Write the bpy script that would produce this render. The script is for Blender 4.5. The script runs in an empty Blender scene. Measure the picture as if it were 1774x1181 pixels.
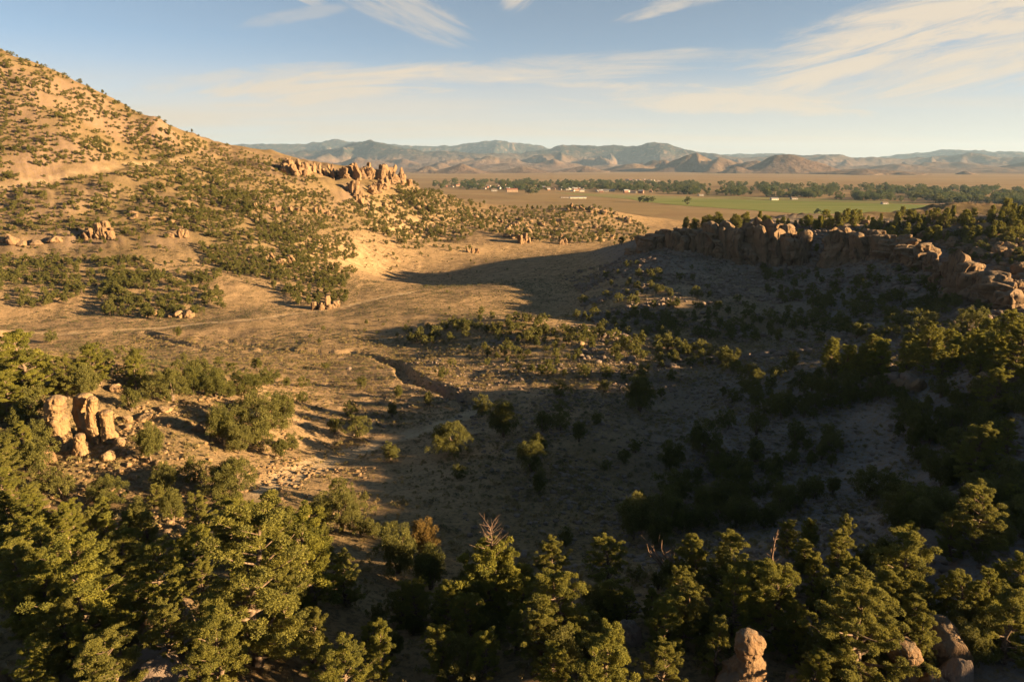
import bpy, bmesh, math, random
import numpy as np
from mathutils import Vector, Matrix

R = math.radians
rng = np.random.default_rng(7)
random.seed(7)
scn = bpy.context.scene
COL = scn.collection

# ------------------------------------------------------------------ camera
CZ = 64.0                       # the drone hovers 64 m above the far plain
PITCH = 14.3
F = 1200.0 / 1774.0             # focal length in picture widths
cam_d = bpy.data.cameras.new('camera')
cam_d.sensor_width = 36.0
cam_d.lens = 36.0 * F
cam_d.clip_start = 0.5
cam_d.clip_end = 120000.0
cam = bpy.data.objects.new('camera', cam_d)
cam.location = (0, 0, CZ)
cam.rotation_euler = (R(90 - PITCH), 0, 0)
COL.objects.link(cam)
scn.camera = cam

# ------------------------------------------------------------------ sky, sun, exposure
SUN_EL, SUN_AZ = 11.5, 14.0     # degrees up; degrees behind the camera's right hand
SUN_DIR = Vector((math.cos(R(SUN_AZ)) * math.cos(R(SUN_EL)), -math.sin(R(SUN_AZ)) * math.cos(R(SUN_EL)), math.sin(R(SUN_EL))))
w = bpy.data.worlds.new('World'); scn.world = w; w.use_nodes = True
wt = w.node_tree; wn = wt.nodes; wl = wt.links
for n in list(wn): wn.remove(n)


def wnode(t, **kw):
    n = wn.new(t)
    for k, v in kw.items(): setattr(n, k, v)
    return n


def wmath(op, a, b=None, c=None, clamp=False):
    n = wn.new('ShaderNodeMath'); n.operation = op; n.use_clamp = clamp
    for i, v in enumerate((a, b, c)):
        if v is None: continue
        if isinstance(v, (int, float)): n.inputs[i].default_value = v
        else: wl.new(v, n.inputs[i])
    return n.outputs[0]


sky = wnode('ShaderNodeTexSky', sky_type='NISHITA', sun_disc=False)
sky.sun_elevation = R(SUN_EL)
sky.sun_rotation = R(90 + SUN_AZ)
sky.altitude = 2400.0
sky.air_density = 0.6
sky.dust_density = 0.5
sky.ozone_density = 1.6
tc = wnode('ShaderNodeTexCoord')
sep = wnode('ShaderNodeSeparateXYZ'); wl.new(tc.outputs['Generated'], sep.inputs[0])
zc = wmath('MAXIMUM', sep.outputs[2], 0.0)
inv = wmath('DIVIDE', 1.0, wmath('ADD', zc, 0.055))
cx = wmath('MULTIPLY', sep.outputs[0], inv); cy = wmath('MULTIPLY', sep.outputs[1], inv)


def cirrus(ang, sx, sy, off, scale, detail, lo, hi, dist=0.6):
    """streaky high cloud on a plane far overhead"""
    comb = wnode('ShaderNodeCombineXYZ'); wl.new(cx, comb.inputs[0]); wl.new(cy, comb.inputs[1])
    mp = wnode('ShaderNodeMapping'); wl.new(comb.outputs[0], mp.inputs[0])
    mp.inputs['Location'].default_value = off
    mp.inputs['Rotation'].default_value = (0, 0, R(ang))
    mp.inputs['Scale'].default_value = (sx, sy, 1)
    nz = wnode('ShaderNodeTexNoise'); wl.new(mp.outputs[0], nz.inputs['Vector'])
    nz.inputs['Scale'].default_value = scale; nz.inputs['Detail'].default_value = detail
    nz.inputs['Roughness'].default_value = 0.62; nz.inputs['Distortion'].default_value = dist
    mr = wnode('ShaderNodeMapRange', interpolation_type='SMOOTHSTEP'); wl.new(nz.outputs[0], mr.inputs[0])
    mr.inputs[1].default_value = lo; mr.inputs[2].default_value = hi
    return mr.outputs[0]


c_veil = cirrus(8, 0.25, 0.9, (5.0, 0.3, 0), 0.45, 4, 0.38, 0.72, 0.3)
low = wnode('ShaderNodeMapRange', interpolation_type='SMOOTHSTEP'); wl.new(zc, low.inputs[0])
low.inputs[1].default_value = 0.16; low.inputs[2].default_value = 0.02
su = wmath('DIVIDE', sep.outputs[0], wmath('MAXIMUM', sep.outputs[1], 0.05)); sv = wmath('DIVIDE', sep.outputs[2], wmath('MAXIMUM', sep.outputs[1], 0.05))


def wisp(u0, v0, a, b, ang, k, seed, gain):
    """a patch of combed cirrus standing in one part of the sky"""
    du = wmath('SUBTRACT', su, u0); dv_ = wmath('SUBTRACT', sv, v0)
    ca, sa = math.cos(R(ang)), math.sin(R(ang))
    p_ = wmath('ADD', wmath('MULTIPLY', du, ca), wmath('MULTIPLY', dv_, sa)); q_ = wmath('SUBTRACT', wmath('MULTIPLY', dv_, ca), wmath('MULTIPLY', du, sa))
    comb = wnode('ShaderNodeCombineXYZ'); wl.new(wmath('MULTIPLY', p_, 4.0 * k), comb.inputs[0]); wl.new(wmath('MULTIPLY', q_, 30.0 * k), comb.inputs[1]); comb.inputs[2].default_value = seed
    nz = wnode('ShaderNodeTexNoise'); wl.new(comb.outputs[0], nz.inputs['Vector']); nz.inputs['Scale'].default_value = 1.0; nz.inputs['Detail'].default_value = 7; nz.inputs['Roughness'].default_value = .72; nz.inputs['Distortion'].default_value = .7
    e = wmath('ADD', wmath('POWER', wmath('ABSOLUTE', wmath('DIVIDE', p_, a)), 2.0), wmath('POWER', wmath('ABSOLUTE', wmath('DIVIDE', q_, b)), 2.0))
    fall = wnode('ShaderNodeMapRange', interpolation_type='SMOOTHSTEP'); wl.new(e, fall.inputs[0]); fall.inputs[1].default_value = 1.0; fall.inputs[2].default_value = 0.0
    thr = wmath('ADD', nz.outputs[0], wmath('MULTIPLY', fall.outputs[0], 0.30))
    mr = wnode('ShaderNodeMapRange', interpolation_type='SMOOTHSTEP'); wl.new(thr, mr.inputs[0]); mr.inputs[1].default_value = 0.52; mr.inputs[2].default_value = 0.90
    return wmath('MULTIPLY', wmath('MULTIPLY', mr.outputs[0], gain), wmath('MINIMUM', wmath('MULTIPLY', fall.outputs[0], 3.0), 1.0))


cl = 0.0
for args in ((0.60, 0.165, .42, .095, 14, 1.1, 1.3, .95), (0.60, 0.115, .40, .045, 9, 1.3, 4.1, .65), (-0.17, 0.212, .16, .034, -24, 1.8, 7.7, .5), (0.195, 0.198, .075, .010, 14, 2.0, 9.2, .55), (0.01, 0.225, .04, .03, 40, 2.0, 2.2, .6), (-0.29, 0.222, .07, .012, -22, 2.0, 5.5, .5), (0.28, 0.225, .12, .02, 12, 1.6, 1.9, .4),
             (-0.2, 0.105, .42, .035, 4, .9, 6.6, .95), (0.25, 0.085, .45, .03, -3, .9, 3.9, .95), (-0.45, 0.10, .30, .03, 6, 1.0, 2.9, .6), (0.05, 0.125, .5, .022, 3, 1.0, 5.1, .7), (-0.30, 0.19, .10, .012, 8, 1.5, 8.8, .25)):
    cl = wmath('MAXIMUM', cl, wisp(*args))
veil = wmath('MULTIPLY', wmath('ADD', wmath('MULTIPLY', c_veil, 0.45), 0.62), low.outputs[0])
thin = wnode('ShaderNodeMapRange', interpolation_type='SMOOTHSTEP'); wl.new(zc, thin.inputs[0]); thin.inputs[1].default_value = 0.5; thin.inputs[2].default_value = 0.1
cov = wmath('ADD', wmath('MAXIMUM', cl, veil), wmath('MULTIPLY', thin.outputs[0], 0.15), clamp=True)
cloudcol = wnode('ShaderNodeRGB'); cloudcol.outputs[0].default_value = (3.2, 2.70, 2.12, 1)
mix = wnode('ShaderNodeMix', data_type='RGBA'); wl.new(cov, mix.inputs[0])
hsv = wnode('ShaderNodeHueSaturation'); hsv.inputs['Hue'].default_value = 0.484; hsv.inputs['Saturation'].default_value = 0.92; hsv.inputs['Value'].default_value = 0.60; wl.new(sky.outputs[0], hsv.inputs['Color'])
wl.new(hsv.outputs[0], mix.inputs[6]); wl.new(cloudcol.outputs[0], mix.inputs[7])
bg = wnode('ShaderNodeBackground'); wl.new(mix.outputs[2], bg.inputs[0]); bg.inputs[1].default_value = 0.05
wo = wnode('ShaderNodeOutputWorld'); wl.new(bg.outputs[0], wo.inputs[0])

sun_d = bpy.data.lights.new('sun', 'SUN')
sun_d.energy = 5.0
sun_d.angle = R(0.53)
sun_d.color = (1.0, 0.70, 0.37)
sun = bpy.data.objects.new('sun', sun_d)
sun.rotation_euler = SUN_DIR.to_track_quat('Z', 'Y').to_euler()
COL.objects.link(sun)
vs = scn.view_settings
scn.display_settings.display_device = 'sRGB'
vs.view_transform = 'Standard'; vs.look = 'None'; vs.exposure = 2.33; vs.gamma = 1.0; vs.use_curve_mapping = False
scn.cycles.use_denoising = True
scn.cycles.max_bounces = 4
scn.cycles.diffuse_bounces = 1
scn.cycles.glossy_bounces = 1
scn.cycles.transmission_bounces = 2
scn.cycles.transparent_max_bounces = 4
scn.cycles.volume_bounces = 0

# ------------------------------------------------------------------ noise helpers (numpy)
_perm = np.random.default_rng(11).permutation(4096).astype(np.int64)


def _h(ix, iy, iz=0):
    return _perm[(_perm[(_perm[ix & 4095] + iy) & 4095] + iz) & 4095] / 4095.0


def vnoise(x, y, z=None):
    """smooth value noise in -1..1"""
    x = np.asarray(x, float); y = np.asarray(y, float)
    ix = np.floor(x).astype(np.int64); iy = np.floor(y).astype(np.int64)
    fx = x - ix; fy = y - iy
    ux = fx * fx * fx * (fx * (fx * 6 - 15) + 10); uy = fy * fy * fy * (fy * (fy * 6 - 15) + 10)
    if z is None:
        a = _h(ix, iy); b = _h(ix + 1, iy); c = _h(ix, iy + 1); d = _h(ix + 1, iy + 1)
        return 2 * (a + (b - a) * ux + (c - a) * uy + (a - b - c + d) * ux * uy) - 1
    z = np.asarray(z, float); iz = np.floor(z).astype(np.int64); fz = z - iz
    uz = fz * fz * fz * (fz * (fz * 6 - 15) + 10)
    def pl(k):
        a = _h(ix, iy, k); b = _h(ix + 1, iy, k); c = _h(ix, iy + 1, k); d = _h(ix + 1, iy + 1, k)
        return a + (b - a) * ux + (c - a) * uy + (a - b - c + d) * ux * uy
    p0 = pl(iz); p1 = pl(iz + 1)
    return 2 * (p0 + (p1 - p0) * uz) - 1


def fbm(x, y, oct=5, gain=0.5, z=None):
    s = 0.0; a = 1.0; f = 1.0
    for k in range(oct):
        s = s + a * (vnoise(x * f + 17.3 * k, y * f - 9.1 * k) if z is None else vnoise(x * f + 17.3 * k, y * f - 9.1 * k, z * f + 3.7 * k))
        a *= gain; f *= 2.03
    return s


def ridged(x, y, oct=5, gain=0.5):
    s = 0.0; a = 1.0; f = 1.0; wgt = 1.0
    for k in range(oct):
        n = 1 - np.abs(vnoise(x * f + 31.7 * k, y * f + 5.3 * k)) * 1.6
        n = np.clip(n, 0, 1) ** 2
        s = s + a * n * wgt; wgt = np.clip(n * 1.6, 0, 1)
        a *= gain; f *= 2.07
    return s


def sstep(a, b, x):
    t = np.clip((x - a) / (b - a), 0, 1)
    return t * t * (3 - 2 * t)


# ------------------------------------------------------------------ pixel rays of the photograph (1774 x 1181) -> places on the land
_sp, _cp = math.sin(R(PITCH)), math.cos(R(PITCH))


def ray(px, py):
    """direction with unit forward distance y=1"""
    xc = (np.asarray(px, float) - 887.0) / 1200.0; yc = -(np.asarray(py, float) - 590.5) / 1200.0
    dy = _cp + yc * _sp
    return xc / dy, (-_sp + yc * _cp) / dy


def P(px, py, y):
    dx, dz = ray(px, py)
    return (float(dx * y), float(y), float(CZ + dz * y))


# ------------------------------------------------------------------ the land: control points (photo x, photo y, metres ahead)
CTRL_PX = [
    # valley floor, near to far
    (640, 950, 58), (760, 960, 56), (620, 850, 76), (800, 860, 73), (960, 900, 66), (1000, 800, 84), (780, 790, 88), (640, 750, 102), (860, 720, 110),
    (700, 650, 139), (560, 690, 122), (420, 620, 166), (250, 610, 172), (560, 600, 178), (720, 590, 184), (0, 590, 178), (120, 575, 190), (400, 560, 206), (620, 550, 214), (780, 530, 238),
    (700, 500, 280), (900, 500, 275), (850, 460, 360), (640, 460, 345), (1000, 440, 415), (1060, 428, 455), (900, 430, 450), (750, 420, 440),
    # left hill
    (0, 560, 206), (300, 552, 216), (560, 532, 240), (100, 500, 244), (350, 500, 252), (500, 470, 286), (600, 440, 345), (0, 440, 275), (250, 430, 290), (420, 400, 325), (560, 395, 370), (640, 400, 415),
    (0, 370, 305), (200, 350, 330), (400, 330, 380), (560, 340, 440), (650, 350, 480), (0, 290, 340), (150, 280, 365), (300, 285, 400), (430, 290, 450),
    (0, 200, 380), (120, 220, 390), (230, 240, 420), (0, 100, 425), (100, 145, 432), (200, 190, 440), (290, 232, 450), (345, 262, 465), (420, 280, 485), (500, 293, 520), (600, 300, 545), (690, 312, 570), (740, 340, 560), (700, 400, 470),
    # low rocky ridge at the valley's mouth
    (780, 352, 610), (860, 372, 600), (950, 362, 640), (1030, 362, 650), (1090, 385, 610), (1130, 405, 560), (800, 392, 510), (880, 412, 480), (980, 420, 475), (1080, 422, 480), (960, 390, 560),
    # cliff ridge: nose, talus, side valley
    (980, 512, 262), (1020, 475, 290), (1080, 440, 305), (1000, 540, 226), (1060, 520, 228), (1150, 490, 245), (1120, 455, 272), (1250, 455, 272), (1400, 460, 258), (1250, 510, 222), (1400, 510, 215), (1550, 490, 200), (1650, 520, 168), (1740, 545, 146),
    (1300, 565, 184), (1150, 560, 196), (1450, 550, 178), (1600, 560, 152), (1720, 575, 132),
    # knoll and spur
    (860, 556, 193), (900, 570, 184), (760, 590, 182), (1000, 585, 172), (1100, 605, 158), (960, 630, 146), (1080, 640, 138), (860, 640, 144), (1200, 625, 145), (1280, 648, 127), (1200, 690, 118), (1060, 700, 114),
    (1380, 655, 117), (1480, 650, 109), (1600, 635, 101), (1700, 620, 95), (1774, 610, 90),
    (1200, 770, 92), (1330, 740, 97), (1480, 740, 89), (1620, 720, 84), (1750, 720, 77), (1180, 860, 74), (1300, 880, 68), (1450, 850, 70), (1620, 850, 64), (1774, 830, 62),
    # foreground shoulder
    (1080, 960, 57), (1250, 980, 51), (1450, 1000, 46), (1650, 1000, 44), (1774, 980, 45), (1000, 1060, 44), (1200, 1080, 38.5), (1450, 1120, 36), (1700, 1120, 34),
    (800, 1040, 45.5), (620, 1010, 48.5), (560, 930, 59), (460, 865, 71), (380, 930, 58), (200, 930, 57), (0, 930, 56), (420, 1040, 44), (200, 1060, 42), (0, 1060, 42),
    (887, 1181, 32), (450, 1181, 32), (50, 1181, 31.5), (1300, 1181, 31.5), (1740, 1181, 30),
    # left outcrop
    (320, 840, 73), (180, 850, 70), (40, 850, 67), (300, 780, 80), (180, 775, 79), (60, 770, 78), (260, 700, 93), (150, 690, 92), (40, 680, 92), (380, 700, 98), (420, 770, 88), (490, 700, 112), (0, 640, 102), (150, 640, 106), (330, 650, 112), (520, 800, 86), (600, 770, 97),
]
CTRL_W = [  # (x, y, height relative to the drone) beyond the frame
    (92, 24, -12.5), (92, 36, -14.5), (92, 48, -16.8), (92, 63, -19.2), (90, 79, -20.8), (92, 92, -23.5), (93, 104, -25.5), (94, 118, -33), (90, 9, -9), (85, -14, -5), (70, -48, -6), (130, 14, -7), (130, 38, -10.5), (130, 55, -13.5), (130, 82, -18), (130, -33, -1), (190, 22, -2), (190, 62, -6), (190, -58, 4),
    (135, 110, -29), (200, 100, -22), (62, 46, -22), (64, 30, -19), (60, 5, -18), (40, 10, -24), (30, -25, -22), (0, 5, -24), (0, 18, -25.5), (-20, 10, -25), (0, -40, -20), (-60, -40, -18), (-60, 10, -23), (-75, 60, -27), (-110, 95, -28),
    (-150, 170, -38), (-210, 220, -38), (-280, 300, -10), (-380, 330, 35), (-430, 420, 90), (-260, 140, -36), (-160, 80, -28), (-330, 430, 75), (-260, 520, 32),
]
pts = [P(*c) for c in CTRL_PX] + [(x, y, CZ + z) for x, y, z in CTRL_W]
for a in range(-170, 181, 20):                      # the land all round, far off
    for rr, zz in ((900, 6),):
        if -45 < a < 45: zz = 3
        pts.append((rr * math.sin(R(a)), rr * math.cos(R(a)), zz if abs(a) < 60 else 40))
for x, y, z in ((-60, 760, 30), (-150, 740, 44), (-260, 700, 70), (60, 780, 8), (140, 760, 8), (30, 700, 22)):
    pts.append((x, y, z))
# plateau behind the cliffs (hidden ground)
PLAT = [(1200, 392, 318), (1150, 405, 312), (1300, 392, 305), (1400, 392, 300), (1500, 388, 300), (1620, 392, 260), (1700, 400, 240), (1774, 440, 205), (1774, 372, 330), (1650, 370, 380), (1500, 374, 380), (1350, 380, 350)]
CLIFF_TOP = [(1105, 418, 303), (1165, 400, 296), (1230, 398, 288), (1300, 396, 282), (1390, 404, 272), (1450, 402, 262), (1530, 408, 248), (1600, 425, 225), (1660, 452, 190), (1720, 480, 168), (1774, 500, 154)]
CLIFF_BASE = [(1100, 440, 296), (1165, 440, 287), (1240, 446, 279), (1310, 446, 272), (1390, 448, 263), (1450, 450, 253), (1530, 466, 236), (1600, 478, 212), (1665, 512, 177), (1725, 528, 156), (1774, 540, 144)]
pts += [P(*c) for c in PLAT]
pts += [(150, 420, CZ - 34), (250, 420, CZ - 26), (320, 330, CZ - 16), (260, 230, CZ - 18), (180, 180, CZ - 17), (300, 560, CZ - 48), (120, 520, CZ - 55), (400, 250, CZ - 5)]
pts = np.array(pts)


def lp(x, y):
    r = np.sqrt(x * x + y * y) + 1e-6
    return np.arctan2(x, y), np.log(r + 12.0)


def rbf_fit(p, c=0.05, lam=2e-3):
    u, v = lp(p[:, 0], p[:, 1])
    d = np.sqrt((u[:, None] - u) ** 2 + (v[:, None] - v) ** 2 + c * c)
    n = len(p); A = np.zeros((n + 3, n + 3)); A[:n, :n] = -d + lam * np.eye(n) * -1
    A[:n, n] = 1; A[:n, n + 1] = u; A[:n, n + 2] = v; A[n:, :n] = A[:n, n:].T
    s = np.linalg.solve(A, np.concatenate([p[:, 2], [0, 0, 0]]))
    return u, v, s


RU, RV, RS = rbf_fit(pts)


def rbf(x, y, c=0.05):
    u, v = lp(x, y); out = RS[-3] + RS[-2] * u + RS[-1] * v
    for i in range(len(RU)):
        out = out - RS[i] * np.sqrt((u - RU[i]) ** 2 + (v - RV[i]) ** 2 + c * c)
    return out


def polydist(x, y, pl):
    """distance to a polyline, and how far along it (0..1)"""
    best = np.full(x.shape, 1e9); al = np.zeros(x.shape); side = np.zeros(x.shape); n = len(pl) - 1
    for i in range(n):
        ax, ay = pl[i][:2]; bx, by = pl[i + 1][:2]
        dx, dy = bx - ax, by - ay; L = dx * dx + dy * dy
        t = np.clip(((x - ax) * dx + (y - ay) * dy) / L, 0, 1)
        d = np.hypot(x - ax - t * dx, y - ay - t * dy)
        m = d < best
        best = np.where(m, d, best); al = np.where(m, (i + t) / n, al); side = np.where(m, dx * (y - ay) - dy * (x - ax), side)
    return best, al, side


def smooth_line(pl, k=6):
    p = np.array(pl, float); out = []
    for i in range(len(p) - 1):
        p0 = p[max(i - 1, 0)]; p1 = p[i]; p2 = p[i + 1]; p3 = p[min(i + 2, len(p) - 1)]
        for j in range(k):
            t = j / k
            out.append(0.5 * (2 * p1 + (p2 - p0) * t + (2 * p0 - 5 * p1 + 4 * p2 - p3) * t * t + (3 * p1 - p0 - 3 * p2 + p3) * t ** 3))
    out.append(p[-1]); return np.array(out)


# courses on the valley floor, laid down by first meeting the smooth land
def meet(px, py, hf):
    px = np.atleast_1d(np.asarray(px, float)); py = np.atleast_1d(np.asarray(py, float))
    dx, dz = ray(px, py)
    ys = np.exp(np.linspace(math.log(12), math.log(30000), 900))
    hit = np.full(px.shape, np.nan); prev = np.full(px.shape, 12.0)
    done = np.zeros(px.shape, bool)
    for y in ys:
        g = hf(dx * y, np.full(px.shape, y))
        below = (CZ + dz * y < g) & ~done
        if below.any():
            lo = prev.copy(); hi = np.full(px.shape, y)
            for _ in range(12):
                md = (lo + hi) / 2; b = CZ + dz * md < hf(dx * md, md); hi = np.where(b, md, hi); lo = np.where(b, lo, md)
            hit = np.where(below, hi, hit); done |= below
        prev[:] = y
        if done.all(): break
    return dx * hit, hit


def course(px):
    a = np.array(px, float); x, y = meet(a[:, 0], a[:, 1], rbf)
    m = ~np.isnan(x)
    return smooth_line(np.stack([x[m], y[m]], 1))


GULLY = course([(395, 588), (470, 603), (560, 607), (630, 610), (680, 627), (715, 655), (760, 672), (800, 688), (835, 708)])
GULLY2 = course([(250, 575), (290, 590), (350, 603), (430, 606)])
TRACK = course([(300, 985), (400, 895), (460, 850), (520, 822), (590, 795), (660, 768), (740, 742), (800, 716), (840, 690)])
ROAD = course([(-140, 585), (0, 577), (120, 573), (250, 566), (340, 558), (430, 553), (520, 542), (600, 530), (660, 517), (720, 508)])
HILLROAD = course([(-60, 318), (0, 316), (60, 308), (130, 296), (200, 290), (260, 282), (325, 272)])
BANK = course([(480, 838), (540, 806), (600, 783), (650, 770)])

# ------------------------------------------------------------------ the land as a polar-stepped sheet
az = np.concatenate([np.linspace(-180, -60, 40)[:-1], np.linspace(-60, -41, 50)[:-1], np.linspace(-41, 41, 640), np.linspace(41, 100, 150)[1:], np.linspace(100, 180, 28)[1:]])
rad = np.concatenate([np.linspace(0.0, 14, 12)[:-1], np.exp(np.linspace(math.log(14), math.log(720), 410))[:-1], np.exp(np.linspace(math.log(720), math.log(23500), 60))])
AZ = np.radians(az); LR = rad
gx = np.sin(AZ)[:, None] * rad[None, :]; gy = np.cos(AZ)[:, None] * rad[None, :]
gz = rbf(gx, gy)
rr = np.hypot(gx, gy)
plain = 0.0 * gx
gz = gz + (plain - gz) * sstep(640, 930, rr + 60 * vnoise(gx / 120, gy / 120)) * np.where((np.abs(np.arctan2(gx, gy)) < R(70)), 1, sstep(1500, 6000, rr))
gz = np.where(rr > 3000, plain, gz)


def cliff_lift(x, y):
    """the cliff ridge's step: 0 below the wall, 1 on top"""
    base = np.array([P(*c)[:2] for c in CLIFF_BASE]); top = np.array([P(*c)[:2] for c in CLIFF_TOP])
    return base, top


valley = np.exp(-((gz - 20) / 9.0) ** 2)
hum = 0.25 + 0.75 * sstep(26, 34, gz)
near = 1 - sstep(620, 900, rr)
dv = fbm(gx / 38, gy / 38, 4) * 2.0 * hum + fbm(gx / 9, gy / 9, 4) * 0.42 * (0.3 + 0.7 * hum)
outc = sstep(0.05, 0.5, fbm(gx / 26 + 40, gy / 26, 3)) * hum
dv = dv + outc * np.abs(fbm(gx / 5.0, gy / 5.0, 3)) * 1.1
# rills down the left hill
hillm = sstep(-20, -120, gx) * sstep(24, 50, gz)
dv = dv - hillm * 1.5 * ridged(gx / 60 + .5 * vnoise(gy / 70, gx / 70), gy / 160, 3) + hillm * fbm(gx / 17, gy / 17, 4) * .8
gz = gz + dv * near * sstep(3, 26, rr)
g1, a1, _ = polydist(gx, gy, GULLY)
wob = 1 + 0.5 * vnoise(gx / 3, gy / 3)
gw = 0.8 + 1.7 * sstep(0.25, 0.85, a1)
gz = gz - (0.7 + 1.5 * sstep(0.2, 0.8, a1)) * (1 - sstep(0.45, 1.0, g1 / (gw * wob + 0.4))) * (rr < 700)
g2, a2, _ = polydist(gx, gy, GULLY2)
gz = gz - 0.7 * (1 - sstep(0.4, 1.0, g2 / (1.2 * wob))) * (rr < 700) + 0.5 * np.exp(-((g2 - 2.2) / 1.2) ** 2) * (rr < 700)
t1, ta, tside = polydist(gx, gy, TRACK)
tr = polydist(gx, gy, ROAD)[0]
bk = polydist(gx, gy, BANK)[0]
hr, _, hs = polydist(gx, gy, HILLROAD)
near_hr = (1 - sstep(2.2, 6.5, hr)) * (rr < 700)
gz = gz + near_hr * np.sign(hs) * np.clip(hr, 0, 2.0) * 0.25


def bilin(arr):
    def f(x, y):
        x = np.asarray(x, float); y = np.asarray(y, float)
        a = np.degrees(np.arctan2(x, y)); r_ = np.hypot(x, y)
        i = np.clip(np.searchsorted(az, a) - 1, 0, len(az) - 2); j = np.clip(np.searchsorted(rad, r_) - 1, 0, len(rad) - 2)
        fa = np.clip((a - az[i]) / (az[i + 1] - az[i]), 0, 1); fr = np.clip((r_ - rad[j]) / (rad[j + 1] - rad[j]), 0, 1)
        return (arr[i, j] * (1 - fa) + arr[i + 1, j] * fa) * (1 - fr) + (arr[i, j + 1] * (1 - fa) + arr[i + 1, j + 1] * fa) * fr
    return f


# tracks are levelled across by pulling the land to its own smoothed height
hsm = bilin(gz.copy())
lev = np.zeros_like(gz)
for line, wd in ((TRACK, 2.4), (ROAD, 2.2)):
    d, al, _ = polydist(gx, gy, line)
    idx = np.clip(al * (len(line) - 1), 0, len(line) - 1.001); i0 = idx.astype(int); ft = idx - i0
    lz = hsm(line[:, 0], line[:, 1]); lz = np.convolve(np.pad(lz, 4, mode='edge'), np.ones(9) / 9, 'valid')
    tz = lz[i0] * (1 - ft) + lz[np.minimum(i0 + 1, len(lz) - 1)] * ft
    m = (1 - sstep(wd * 0.5, wd * 1.5, d)) * (rr < 700)
    gz = gz * (1 - m) + (tz - 0.15) * m
hgt = bilin(gz)


def on_land(px, py):
    return meet(px, py, hgt)


# ------------------------------------------------------------------ material helpers
def mat(name):
    m = bpy.data.materials.new(name); m.use_nodes = True
    nt = m.node_tree; b = nt.nodes['Principled BSDF']
    b.inputs['Roughness'].default_value = 0.9; b.inputs['Specular IOR Level'].default_value = 0.15
    return m, nt, b


class NT:
    def __init__(s, nt): s.nt = nt
    def n(s, t, **kw):
        o = s.nt.nodes.new(t)
        for k, v in kw.items(): setattr(o, k, v)
        return o
    def put(s, v, sock):
        if isinstance(v, (int, float)): sock.default_value = v
        elif isinstance(v, tuple): sock.default_value = v if len(v) == len(sock.default_value) else (*v, 1)
        else: s.nt.links.new(v, sock)
    def pos(s): return s.n('ShaderNodeNewGeometry').outputs['Position']
    def obj(s): return s.n('ShaderNodeTexCoord').outputs['Object']
    def scale(s, v, k):
        o = s.n('ShaderNodeMapping'); s.put(v, o.inputs[0]); o.inputs['Scale'].default_value = k; return o.outputs[0]
    def noise(s, v, sc, det=5, rough=0.55, dist=0.0):
        o = s.n('ShaderNodeTexNoise'); s.put(v, o.inputs['Vector']); o.inputs['Scale'].default_value = sc
        o.inputs['Detail'].default_value = det; o.inputs['Roughness'].default_value = rough; o.inputs['Distortion'].default_value = dist
        return o.outputs[0]
    def ramp(s, v, lo, hi, a=0.0, b=1.0):
        o = s.n('ShaderNodeMapRange', interpolation_type='SMOOTHSTEP'); s.put(v, o.inputs[0])
        for i, q in enumerate((lo, hi, a, b)): o.inputs[i + 1].default_value = q
        return o.outputs[0]
    def mix(s, f, a, b, mode='MIX'):
        o = s.n('ShaderNodeMix', data_type='RGBA', blend_type=mode); s.put(f, o.inputs[0]); s.put(a, o.inputs[6]); s.put(b, o.inputs[7]); return o.outputs[2]
    def math(s, op, a, b=0.0):
        o = s.n('ShaderNodeMath', operation=op); s.put(a, o.inputs[0]); s.put(b, o.inputs[1]); return o.outputs[0]
    def attr(s, name):
        return s.n('ShaderNodeAttribute', attribute_name=name).outputs['Fac']
    def bump(s, h, dist, strength=1.0):
        o = s.n('ShaderNodeBump'); o.inputs['Distance'].default_value = dist; o.inputs['Strength'].default_value = strength
        s.put(h, o.inputs['Height']); return o.outputs[0]


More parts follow.
